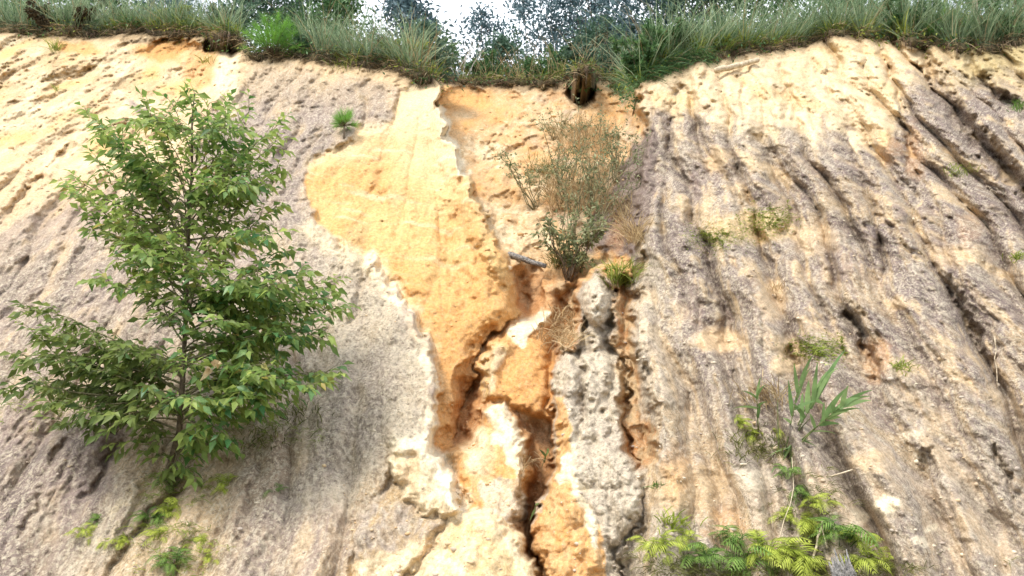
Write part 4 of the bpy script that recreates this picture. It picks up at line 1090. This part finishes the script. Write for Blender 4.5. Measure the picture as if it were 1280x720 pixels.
# reed plants with long leaves, every leaf a part
def reed(name, label, stems):
    root = thing(name, label, 'reed')
    for (x0, y0, x1, y1, pull, lv) in stems:
        a = hit(x0, y0); e = at_depth(x1, y1, a[1] - pull); c = curve(a, e, .02, 7)
        b = Batch(); b.tube(c, np.linspace(.006, .002, 7), 5, .7); b.build('stem', B_STEM, root)
        ax = norm(e - a)
        for (t, x2, y2, W) in lv:
            i = min(5, int(t * 6)); p = c[i] + (c[i + 1] - c[i]) * (t * 6 - i)
            q = at_depth(x2, y2, p[1] - U(.02, .14)); L = np.linalg.norm(q - p)
            lb = Batch(); lb.blades(p[None], norm(q - p + Z * .12 * L)[None], L, W * 1.5, U(.2, 1), U(.15, .45), 6, wide=np.array([.2, .4, .6])); lb.build('leaf', G_REED, root)
reed('reed_plant', 'large reed plant with long arching green leaves on the right face', [
    (985, 565, 1020, 500, .15, [(.5, 1002, 478, .022), (.7, 1010, 465, .026), (.8, 1030, 470, .024), (1, 1056, 432, .026), (.95, 1035, 450, .024), (.9, 1022, 448, .022), (.6, 990, 500, .02), (1, 1028, 505, .02), (.98, 1044, 446, .02)]),
    (990, 565, 1052, 508, .2, [(.6, 1060, 478, .026), (.8, 1082, 487, .028), (.9, 1088, 484, .024), (1, 1086, 500, .026), (.7, 1050, 522, .022), (1, 1060, 480, .022), (.85, 1040, 500, .02), (.95, 1070, 492, .03)]),
    (987, 566, 1040, 520, .25, [(.5, 1040, 540, .02), (.7, 1046, 528, .022), (.9, 1070, 505, .022), (1, 1062, 512, .02), (.8, 1030, 500, .02), (.6, 1012, 512, .018)]),
    (983, 566, 1000, 480, .2, [(.5, 985, 470, .02), (.7, 1012, 452, .022), (.85, 992, 450, .018), (1, 1016, 440, .022), (.6, 1018, 500, .018), (.4, 978, 520, .018)]),
    (985, 568, 1000, 545, .12, [(.3, 966, 568, .022), (.5, 978, 582, .022), (.8, 1018, 558, .022), (.7, 1016, 552, .02), (.4, 990, 585, .022), (.9, 1006, 570, .018), (.5, 968, 590, .018)]),
    (975, 560, 972, 500, .05, []), (985, 560, 1028, 470, .1, []), (985, 560, 1016, 520, .1, [])])
reed('reed_shoot', 'small upright reed shoot with narrow leaves left of the large reed', [
    (947, 540, 946, 492, .1, [(.8, 950, 465, .016), (.85, 928, 485, .014), (.9, 956, 476, .014), (.55, 920, 508, .014), (.6, 958, 500, .014), (.3, 950, 500, .016)])])
reed('reed_sprig', 'narrow green blades sprouting at the top of the dark gully slot', [(680, 578, 686, 560, .05, [(.3, 674, 560, .016), (.8, 690, 582, .016), (.6, 678, 584, .014), (.9, 684, 568, .014)])])
reed('reed_sprig', 'two narrow blades hanging against the orange wall low in the gully', [(687, 640, 688, 650, .04, [(.2, 686, 664, .016), (.8, 691, 670, .016)])])
reed('reed_sprig', 'short green blades at the foot of the dark gully slot', [(668, 640, 670, 632, .04, [(.2, 664, 648, .014), (.8, 674, 628, .014)])])

# ------------------------------------------------------------------ shrubs and thin stems in the bowl
def shrub(name, label, px_, py_, w, h, n, mat, leaf, stems=9, lean=0, wood=B_BARK, base=None, dens_tip=.5, group=None):
    root = thing(name, label, 'shrub', group)
    g = hit(px_, py_) if base is None else base
    sc = np.linalg.norm(g - CAM) / FPX; W = w * sc; Hh = h * sc
    b = Batch(); lb = Batch(); tips = []
    for k in range(stems):
        e = g + np.array([U(-.5, .5) * W + lean * sc, U(-.5, .3) * W * .6 - .05, Hh * U(.6, 1)])
        c = curve(g + rv() * .02, e, 0, 7, .03); b.tube(c, np.linspace(.006, .0018, 7) * (1 + Hh * .4), 4)
        for j in range(5):
            t = U(.35, 1); i = min(5, int(t * 6)); p = c[i] + (c[i + 1] - c[i]) * (t * 6 - i)
            q = p + norm(rv() + Z * .7) * U(.1, .28) * Hh * .8; b.tube(np.array([p, (p + q) / 2, q]), [.003, .002, .001], 3); tips.append((p, q))
    for (p, q) in tips:
        m = max(2, n // len(tips)); t = rng.uniform(0, 1.1, m)[:, None]
        lb.leaves(p + (q - p) * t + rv(m) * .015, norm(rv(m) + norm(q - p) * .8), norm(rv(m) + Z), U(.7, 1.2, m) * leaf, leaf * .4, U(0, 1, m), .2)
    b.build('stem', wood, root); tag(lb.build('foliage', mat, root), kind='stuff')
shrub('gully_shrub', 'dense grey-green shrub on the ledge in the middle of the gully', 712, 350, 90, 84, 1100, G_OLIVE3 if 'G_OLIVE3' in globals() else foliage('grey_green_leaf', (.12, .16, .07), (.40, .43, .24), .35, .5), .075, 20)
GG = bpy.data.materials['grey_green_leaf']
for (x_, y_, w, h, n, lean, lab) in [
    (700, 262, 60, 120, 130, 10, 'thin tall sapling with sparse grey leaves at the back of the bowl'),
    (735, 270, 70, 130, 150, 20, 'twiggy leggy shrub leaning right in front of the cream flutes'),
    (668, 262, 60, 70, 160, -15, 'small grey-leaved shrub left of the thin tall stems in the bowl'),
    (745, 300, 60, 120, 110, 40, 'bare stems slanting right across the purple wall'),
    (690, 175, 40, 30, 70, 0, 'tiny leafy sprig on the pale earth high in the bowl'),
    (712, 300, 40, 100, 60, 0, 'upright leafless stem just above the gully shrub'),
    (770, 230, 50, 80, 90, 10, 'sparse twigs on the right rim of the bowl')]:
    shrub('thin_shrub', lab, x_, y_, w * 1.3, h * 1.1, n * 3, GG, .055, 9, lean, B_TWIG)

# ------------------------------------------------------------------ dead wood
def log(name, label, cat, pts, rad, mat, off=.04, sides=9):
    P_ = np.array([hit(x_, y_) + np.array([0, -off, off * .5]) for x_, y_ in pts])
    tt_ = np.linspace(0, len(P_) - 1, 9); Q = np.stack([np.interp(tt_, range(len(P_)), P_[:, i]) for i in range(3)], 1); Q[1:-1] += rv(7) * .004
    b = Batch(); b.tube(Q, np.array(rad) if np.ndim(rad) else np.full(9, rad) * U(.85, 1.1, 9), sides); o = b.build(name, mat, None, True); tag(o, label, cat); return Q
def straight(name, label, cat, a, b_, rad, mat, extra=()):
    b = Batch(); b.tube(curve(a, b_, 0, 8, .008), np.linspace(rad, rad * .75, 8), 9); 
    for (p, q, r) in extra: b.tube(curve(p, q, 0, 4, .02), np.linspace(r, r * .4, 4), 5)
    tag(b.build(name, mat, None, True), label, cat)
gA = hit(640, 318); gB = hit(690, 332)
A = at_depth(636, 318, gA[1] - .05); B_ = at_depth(682, 333, gA[1] - .25)
straight('fallen_branch', 'broken grey branch lying in the gully left of the shrub', 'branch', A, B_, .04, B_GREY)
a = hit(895, 93); c = hit(948, 80)
straight('fallen_log', 'pale bleached log lying along the crest of the right face', 'log', a + [0, -.06, .05], c + [0, -.06, .05], .05, B_LOG)
a = hit(1243, 420); c = hit(1247, 485)
straight('dry_stalk', 'pale upright dry stalk leaning on the far right face', 'stick', at_depth(1243, 420, c[1] - .05), c, .005, B_LOG)
a = hit(1280, 425)
straight('dry_stalk', 'thin pale horizontal stalk at the right edge beside the upright one', 'stick', at_depth(1248, 420, a[1] - .1), at_depth(1300, 428, a[1] - .1), .004, B_LOG)
a = hit(1022, 602); c = hit(1064, 588)
straight('dry_stick', 'pale dry stick lying below the large reed plant', 'stick', at_depth(1020, 602, c[1] - .1), at_depth(1066, 587, c[1] - .1), .007, B_LOG)
a = hit(1016, 698)
straight('dry_stick', 'tan dead fern stalk leaning among the ferns above the stump', 'stick', at_depth(1016, 700, a[1] - .12), at_depth(1028, 650, a[1] - .1), .008, B_LOG)
a = hit(1032, 680)
straight('dry_stick', 'thin tan stalk right of the leaning fern stalk', 'stick', at_depth(1034, 685, a[1] - .1), at_depth(1027, 660, a[1] - .1), .004, B_LOG)
# loose crumbs and pebbles lying on the bank
def crumb_material():
    m = bpy.data.materials.new('loose_earth'); t, N, K = nodes_of(m)
    out = N('ShaderNodeOutputMaterial'); bs = N('ShaderNodeBsdfPrincipled'); K(bs.outputs[0], out.inputs[0]); bs.inputs['Roughness'].default_value = .95
    at = N('ShaderNodeAttribute'); at.attribute_name = 'tint'; rp = N('ShaderNodeValToRGB'); e = rp.color_ramp.elements
    e[0].color = (.28, .19, .11, 1); e[1].color = (.74, .64, .47, 1); q = e.new(.35); q.color = (.58, .33, .13, 1); q = e.new(.6); q.color = (.60, .45, .27, 1); q = e.new(.8); q.color = (.42, .35, .29, 1)
    K(at.outputs['Fac'], rp.inputs[0]); nz = N('ShaderNodeTexNoise'); nz.inputs['Scale'].default_value = 60
    tc = N('ShaderNodeTexCoord'); K(tc.outputs['Object'], nz.inputs[0]); mr = N('ShaderNodeMapRange'); K(nz.outputs[0], mr.inputs[0]); mr.inputs[3].default_value = .7; mr.inputs[4].default_value = 1.3
    hs = N('ShaderNodeHueSaturation'); K(mr.outputs[0], hs.inputs['Value']); K(rp.outputs[0], hs.inputs['Color']); K(hs.outputs[0], bs.inputs['Base Color'])
    return m
M_CRUMB = crumb_material()
_g = (1 + 5 ** .5) / 2
ICO_V = norm(np.array([(-1, _g, 0), (1, _g, 0), (-1, -_g, 0), (1, -_g, 0), (0, -1, _g), (0, 1, _g), (0, -1, -_g), (0, 1, -_g), (_g, 0, -1), (_g, 0, 1), (-_g, 0, -1), (-_g, 0, 1)], float))
ICO_F = np.array([(0, 11, 5), (0, 5, 1), (0, 1, 7), (0, 7, 10), (0, 10, 11), (1, 5, 9), (5, 11, 4), (11, 10, 2), (10, 7, 6), (7, 1, 8), (3, 9, 4), (3, 4, 2), (3, 2, 6), (3, 6, 8), (3, 8, 9), (4, 9, 5), (2, 4, 11), (6, 2, 10), (8, 6, 7), (9, 8, 1)])
def crumbs_(pts, label):
    b = Batch()
    for (x0, x1, y0, y1, n, lo, hi, ta, tb_) in pts:
        for k in range(n):
            g = hit(U(x0, x1), U(y0, y1)); r = lo + (hi - lo) * U(0, 1) ** 5
            V = ICO_V * U(.65, 1.2, (12, 1)) * np.array([U(.8, 1.4), U(.7, 1), U(.5, .9)]) * r
            b._add(g + V + N_OUT * r * .05, ICO_F, None, np.full(12, U(ta, tb_)))
    tag(b.build('loose_crumbs', M_CRUMB), label, None, None, 'stuff')
crumbs_([(560, 690, 400, 640, 170, .003, .022, .2, .6), (0, 280, 60, 240, 260, .006, .045, .4, .7), (600, 780, 130, 340, 320, .006, .05, .2, .75)], 'loose earth crumbs on the ledges of the gully and the upper left bank')
crumbs_([(820, 1280, 90, 720, 1100, .004, .026, .6, 1.0), (0, 500, 300, 720, 350, .005, .02, .6, 1.0), (690, 810, 350, 720, 160, .005, .025, .75, 1)], 'grit and pebbles embedded in the weathered faces')
crumbs_([(430, 640, 600, 720, 120, .006, .025, .5, .75), (400, 620, 180, 420, 160, .004, .016, .25, .45)], 'fine crumbs on the fresh yellow earth')
# hanging vine
vp = [(990, 572), (991, 590), (992, 610), (988, 630), (980, 650), (975, 670), (972, 690), (970, 700)]
Pv = np.array([hit(x_, y_) for x_, y_ in vp]); Yv = np.minimum.accumulate(Pv[:, 1]) - .06
Pv = np.array([at_depth(x_, y_, Y_) for (x_, y_), Y_ in zip(vp, Yv)])
b = Batch(); b.tube(Pv, .003, 5, .6); tag(b.build('hanging_vine', B_LOG, None, True), 'long pale vine hanging from the reed plant down to the ferns', 'vine')
# dark stump
g = hit(1050, 712); b = Batch(); root = thing('tree_stump', 'splintered dark grey stump among ferns at the bottom edge', 'stump')
for k in range(9):
    x0 = (k - 4) * .016; hgt_ = U(.10, .30) - abs(k - 3) * .014
    bb = Batch(); bb.tube(np.array([g + [x0 + .03, -.04, -.22], g + [x0 + .01, -.05, -.02], g + [x0 - .02, -.06 + U(-.02, .02), hgt_ * .55]]), [.020, .017, .003], 5); bb.build('splinter', B_GREY, root)

# roots hanging in the two hollows and along the undercut rim
def roots(label, x0, x1, y0, n, L):
    b = Batch()
    for k in range(n):
        x_ = U(x0, x1); g = crest_pt(x_, -.10 + U(-.1, .05), U(-.06, .04))
        l = U(.15, 1) ** 1.5 * L; p = [g]
        for j in range(4): p.append(p[-1] + np.array([U(-.25, .25), U(-.15, .12), -1]) * l / 4)
        b.tube(np.array(p), np.linspace(U(.004, .010), .002, 5), 4)
    tag(b.build('hanging_roots', B_ROOT), label, None, None, 'stuff')
roots('dark tangle of roots hanging over the hollow above the bowl', 704, 752, 0, 55, .34)
roots('dark roots hanging in the hollow left of the round pine seedling', 254, 304, 0, 150, .32)
roots('fringe of fine roots along the undercut rim over the orange wall', 548, 700, 0, 160, .16)
roots('short brown roots under the turf at the upper left', 100, 250, 0, 120, .14)
roots('brown roots under the turf right of the pale log', 950, 1040, 0, 110, .22)
roots('brown roots above the pale log', 870, 950, 0, 60, .14)

roots('brown root fringe under the turf above the purple spur', 310, 545, 0, 150, .18)
roots('brown root fringe under the turf at the far right', 1100, 1300, 0, 130, .2)

# ------------------------------------------------------------------ hilltop vegetation
def grass_mass(name, x0, x1, n, L0, L1, mat, label, backs=(0, 2.0), W=.012, edge_bias=1.6, droop=.6):
    m = n; xs_ = U(x0, x1, m); bk = backs[0] + (backs[1] - backs[0]) * U(0, 1, m) ** edge_bias
    i = np.clip(np.searchsorted(cols, xs_), 1, nc - 1); q = CRESTP[i].copy(); s = 1 + bk / q[:, 1]
    cl = fbm(xs_ / 14, bk * 2, 3, 501)
    q[:, 0] *= s; q[:, 1] += bk; q[:, 2] += np.interp(bk, [0, .15, .5, 1.2, 2.5, 5], [.02, .08, .12, .18, .28, .38])
    L = (L0 + (L1 - L0) * U(0, 1, m)) * np.clip(1 + 1.1 * cl, .25, 2); keep = ~((xs_ > 300) & (xs_ < 378) & (bk < 1.5)) & (fbm(xs_ / 20, bk * 1.5, 2, 502) > -.22 - .2 * U(0, 1, m))
    d = norm(np.stack([rng.normal(size=m) * .35, rng.normal(size=m) * .3 - .25 * (bk < .4), np.ones(m)], 1))
    T = np.clip(.45 + .35 * fbm(xs_ / 30, bk, 3, 505) + rng.normal(size=m) * .28, 0, 1)
    b = Batch(); b.blades((q - Z * .03)[keep], d[keep], L[keep], (W * U(.6, 1.3, m))[keep], T[keep], droop, 3)
    tag(b.build(name, mat), label, None, None, 'stuff')
grass_mass('ridge_grass', -260, 525, 17000, .55, 1.35, G_GRASS, 'tall blue-green grass along the left part of the hilltop', (0.05, 2.2))
grass_mass('ridge_grass', 785, 1500, 19000, .55, 1.45, G_GRASS, 'tall grey-green grass along the right part of the hilltop', (0.05, 2.2))
grass_mass('ridge_grass', 130, 300, 2500, .2, .5, G_GRASSY, 'yellow-green low growth on the hilltop left of the pine seedling', (0, .6))
grass_mass('ridge_grass', 780, 1130, 4500, .2, .55, G_GRASSY, 'bright green lower grass at the crest of the right face', (0, .7))
grass_mass('ridge_grass', 430, 800, 4200, .12, .4, G_GRASSY, 'short mixed grass along the middle of the hilltop', (0, 1.2))
grass_mass('dry_ridge_grass', -200, 1450, 4200, .7, 1.5, G_DRY, 'scattered pale dry stalks in the hilltop grass', (0, 2.0), .007)
# matted dead growth on the edge
def litter(x0, x1, n, label, L=.16, mat=None):
    m = n; xs_ = U(x0, x1, m); i = np.clip(np.searchsorted(cols, xs_), 1, nc - 1); q = CRESTP[i].copy()
    q[:, 1] += U(-.16, .25, m); q[:, 2] += U(-.10, .16, m) - (q[:, 1] - CRESTP[i][:, 1] < -.05) * .03
    b = Batch(); b.blades(q, norm(rv(m) * np.array([1, .6, .55]) + np.array([0, -.5, -.05])), U(.4, 1.2, m) * L, .009, U(0, 1, m) ** 1.4, .9, 2)
    tag(b.build('dead_litter', mat or G_DARK), label, None, None, 'stuff')
litter(-150, 300, 4500, 'matted dark dead growth along the left crest')
litter(300, 560, 3000, 'brown dead growth along the crest above the purple spur', .18)
litter(540, 790, 3200, 'dark dead litter on the rim of the bowl', .12)
litter(770, 880, 3000, 'dark green matted growth spilling over the crest right of the bowl', .26, G_BUSH)
litter(880, 1400, 3800, 'dark dead growth along the right crest', .14)

def tree(name, label, px_, back, height, crown_w, n, mat, leaf, wood=B_BARK, cat='tree', group=None, trunk_r=.05, crown_from=.35, limbs=9, clumps=26, airy=.55, lean=0):
    root = thing(name, label, cat, group)
    g = crest_pt(px_, back); g[2] = ht(g[0], g[1]) - .1
    top = g + np.array([lean, 0, height]); trk = curve(g, top, 0, 8, .012)
    b = Batch(); b.tube(trk, np.linspace(trunk_r, trunk_r * .25, 8), 7); b.build('trunk', wood, root, True)
    lb = Batch(); bb = Batch()
    for k in range(clumps):
        t = U(crown_from, 1.0); i = min(6, int(t * 7)); p = trk[i] + (trk[i + 1] - trk[i]) * (t * 7 - i)
        th = U(0, 2 * math.pi); rr = crown_w * .5 * math.sin(math.pi * min(1, (t - crown_from) / (1 - crown_from) * .8 + .2)) * U(.5, 1.1)
        e = p + np.array([math.cos(th) * rr, math.sin(th) * rr, U(.0, .5) * rr + .1])
        bb.tube(curve(p, e, .03, 5, .04), np.linspace(trunk_r * .35, trunk_r * .08, 5), 4)
        m = n // clumps; cs = crown_w * .095 * U(.5, 1.5)
        c = e + rv(m) * cs * np.array([1.2, 1.2, .7]); c[: m // 3] = p + (e - p) * U(.5, 1, m // 3)[:, None] + rv(m // 3) * cs * .5
        lb.leaves(c, norm(rv(m) + Z * -.1), norm(rv(m) * .7 + Z), U(.6, 1.2, m) * leaf, leaf * .42, np.clip(U(-.2, .2, m) + U(.2, .8), 0, 1), .25)
    bb.build('limb', wood, root); tag(lb.build('crown', mat, root), kind='stuff')
    return root

trees = [  # px, back, height, crown width, leaves, material, leaf, label
    (548, 2.2, 2.6, 1.2, 2600, G_TREEB, .06, 'blue-grey young tree at the left side of the sky gap'),
    (528, 1.4, 1.6, 1.0, 2400, G_TREE, .055, 'dark green shrub-like tree behind the cream spur top'),
    (600, 5.0, 4.9, 2.2, 1700, G_TREEB, .08, 'airy haze-blue tree rising behind the bare white shrub'),
    (628, 3.5, 2.9, 1.5, 2400, G_TREE, .07, 'leaning bushy tree in the middle of the hilltop'),
    (655, 6.5, 6.2, 2.4, 1200, G_TREEB, .085, 'tall sparse blue-grey tree crossing the sky gap'),
    (690, 7.5, 7.2, 3.0, 900, G_TREEB, .085, 'wide airy tree with sky between its leaves above the bowl'),
    (735, 6.0, 6.0, 2.6, 2600, G_TREEB, .08, 'dark blue tree at the right side of the sky gap'),
    (752, 2.5, 2.4, 1.6, 3200, G_TREE, .06, 'grey-green tree above the dark root hollow'),
    (785, 3.2, 3.2, 1.8, 3200, G_TREE, .065, 'slender-stemmed tree above the right rim of the bowl'),
    (820, 4.5, 4.4, 2.4, 3200, G_TREEB, .075, 'blue-green tree behind the grass at the right of the sky gap'),
    (870, 4.0, 4.0, 2.2, 2800, G_TREE, .07, 'half-hidden green tree behind the matted growth'),
    (505, 5.0, 4.0, 1.8, 1800, G_TREEB, .08, 'pale blue tree partly above the left grass'),
    (215, 4.5, 3.9, 2.4, 2800, G_TREEB, .08, 'haze-blue tree behind the grass at upper left'),
    (120, 3.5, 3.3, 2.2, 2600, G_BUSH, .07, 'dark green bushy tree behind the upper left grass'),
    (20, 3.5, 3.4, 2.4, 2600, G_BUSH, .07, 'green tree behind the grass at the upper left corner'),
    (330, 3.5, 3.4, 2.2, 2600, G_TREE, .07, 'dark tree standing behind the round pine seedling'),
    (420, 3.5, 3.4, 2.2, 2600, G_BUSH, .07, 'green bushy tree behind the grass left of the sky gap'),
    (960, 3.5, 3.6, 2.4, 2600, G_BUSH, .07, 'green tree behind the tall grass over the pale log'),
    (1060, 3.5, 3.3, 2.4, 2600, G_BUSH, .07, 'green tree behind the tall grass at the highest crest'),
    (1270, 3.0, 3.1, 2.2, 2800, G_BUSH, .07, 'green tree at the upper right corner'),
]
for (x_, bk, hh, cw, n, mt, lf, lab) in trees:
    tree('ridge_tree', lab, x_, bk, hh, cw, int(n * (1.0 if 560 < x_ < 720 else 1.9)), mt, lf * 1.9, B_PALE if x_ in (548, 752, 785, 820, 960, 655) else B_BARK, clumps=44 if 560 < x_ < 720 else 70, trunk_r=.03)
def weeds(x0, x1, n, L, mat, label, back=.6, drop=.12):
    b = Batch()
    for k in range(n):
        g = crest_pt(U(x0, x1), U(-.1, back), U(-drop, .25)); m = int(U(10, 40)); r = U(.06, .22)
        c = g + rv(m) * np.array([r, r * .7, r * .6]); b.leaves(c, norm(rv(m) + np.array([0, -.2, .3])), norm(rv(m) * .7 + Z), U(.5, 1.2, m) * L, L * .4, np.clip(U(0, 1) + U(-.25, .25, m), 0, 1), .3)
    tag(b.build('ridge_weeds', mat), label, None, None, 'stuff')
weeds(-200, 300, 110, .09, G_BUSH, 'dark leafy weeds mixed in the left hilltop grass')
weeds(-200, 560, 120, .07, G_GRASSY, 'yellow-green leafy weeds on the left and middle crest')
weeds(375, 800, 150, .08, G_BUSH, 'dark leafy weeds along the rim of the bowl')
weeds(770, 960, 150, .08, G_BUSH, 'dark leafy weeds hanging over the crest beside the bowl', .5, .3)
weeds(800, 1450, 170, .08, G_GRASSY, 'yellow-green leafy weeds along the right crest')
weeds(1060, 1450, 90, .08, G_BUSH, 'dark leafy weeds at the upper right crest')
litter(-150, 1400, 5000, 'straw-coloured thatch hanging along the whole crest', .2, G_DRY)
# bare white shrub
def bare_shrub():
    root = thing('bare_shrub', 'leafless white-stemmed shrub on the rim left of the sky gap', 'shrub')
    g = crest_pt(573, .12); g[2] += .05; sc = np.linalg.norm(g - CAM) / FPX
    def grow(b, p, d, L, r, depth):
        q = p + d * L; b.tube(curve(p, q, 0, 5, .03), np.linspace(r, r * .65, 5), 5)
        if depth == 0: return
        for k in range(2 if depth > 1 else 3): grow(b, q, norm(d + rv() * np.array([.33, .2, .15]) + Z * .12), L * U(.6, .85), r * .6, depth - 1)
    for (dx, r) in ((-.55, .017), (.5, .016), (-.1, .015), (.22, .012), (-.3, .011)):
        b = Batch(); grow(b, g + [dx * .06, 0, -.05], norm(np.array([dx, U(-.1, .1), 1])), .36, r, 3); b.build('stem', B_PALE, root)
bare_shrub()
bushes = [(600, .5, 40, 34, G_BUSH, 'dark green low bush right of the bare white shrub'), (635, .7, 44, 30, G_BUSH, 'low green bush at the middle of the rim'), (672, .6, 40, 34, G_GRASSY2 if 'G_GRASSY2' in globals() else G_BUSH, 'low bush under the open sky gap'),
          (694, .9, 36, 52, G_BUSH, 'tallest low bush in the sky gap'), (722, .7, 36, 40, G_TREE, 'dull bush directly above the root hollow'), (548, .5, 40, 44, G_BUSH, 'bush between the cream spur top and the bare white shrub'),
          (505, .4, 46, 34, G_GRASSY, 'yellow-green bush above the purple spur'), (470, .5, 46, 30, G_DARK, 'brown dying bush on the crest over the purple spur'), (395, .4, 50, 30, G_TREE, 'grey-green bush right of the round pine seedling'),
          (288, .3, 50, 36, G_TREE, 'dark bush overhanging the hollow at upper left'), (215, .3, 40, 24, G_GRASSY, 'bright yellow-green bush above the orange recess'), (80, .3, 60, 24, G_DARK, 'dark twiggy bush on the upper left crest'),
          (800, .15, 56, 44, G_BUSH, 'dark green bush spilling over the right rim of the bowl'), (835, .2, 60, 44, G_BUSH, 'dark bush above the cream end of the right face'), (875, .3, 60, 30, G_GRASSY, 'bright leafy bush above the pale log'), (765, .3, 40, 60, G_TREE, 'grey twiggy bush right of the root hollow'),
          (1130, .3, 60, 40, G_BUSH, 'dark bush left of the bright pine at upper right'), (1215, .4, 60, 40, G_GRASSY, 'green bush by the pale trunk at upper right'), (1262, .3, 50, 30, G_BUSH, 'olive bush at the far right crest')]
for (x_, bk, w, h, mt, lab) in bushes:
    shrub('ridge_bush', lab, 0, 0, w * 1.2, h * 1.5, 3200, mt, .08, 16, base=crest_pt(x_, bk, .05))
pine_bush(0, 0, 95, 62, 'feathery bright green pine on the crest at upper right', base=crest_pt(1165, .35, .05), stemlen=.05, dens=5200, nl=.22)
# pale trunk at upper right
g = crest_pt(1232, .25, 0); root = thing('slender_tree', 'slender pale trunk rising out of frame at upper right', 'tree')
b = Batch(); b.tube(curve(g - Z * .1, g + np.array([-.08, .05, 2.6]), 0, 9, .008), np.linspace(.055, .03, 9), 8); b.build('trunk', bark('bark_tan', (.22, .17, .12), (.42, .36, .28)), root, True)
lb = Batch(); c = g + np.array([-.08, .05, 2.6]) + rv(500) * np.array([.5, .5, .35]); lb.leaves(c, rv(500), rv(500) + Z, U(.05, .08, 500), .03, U(0, 1, 500)); tag(lb.build('crown', G_BUSH, root), kind='stuff')
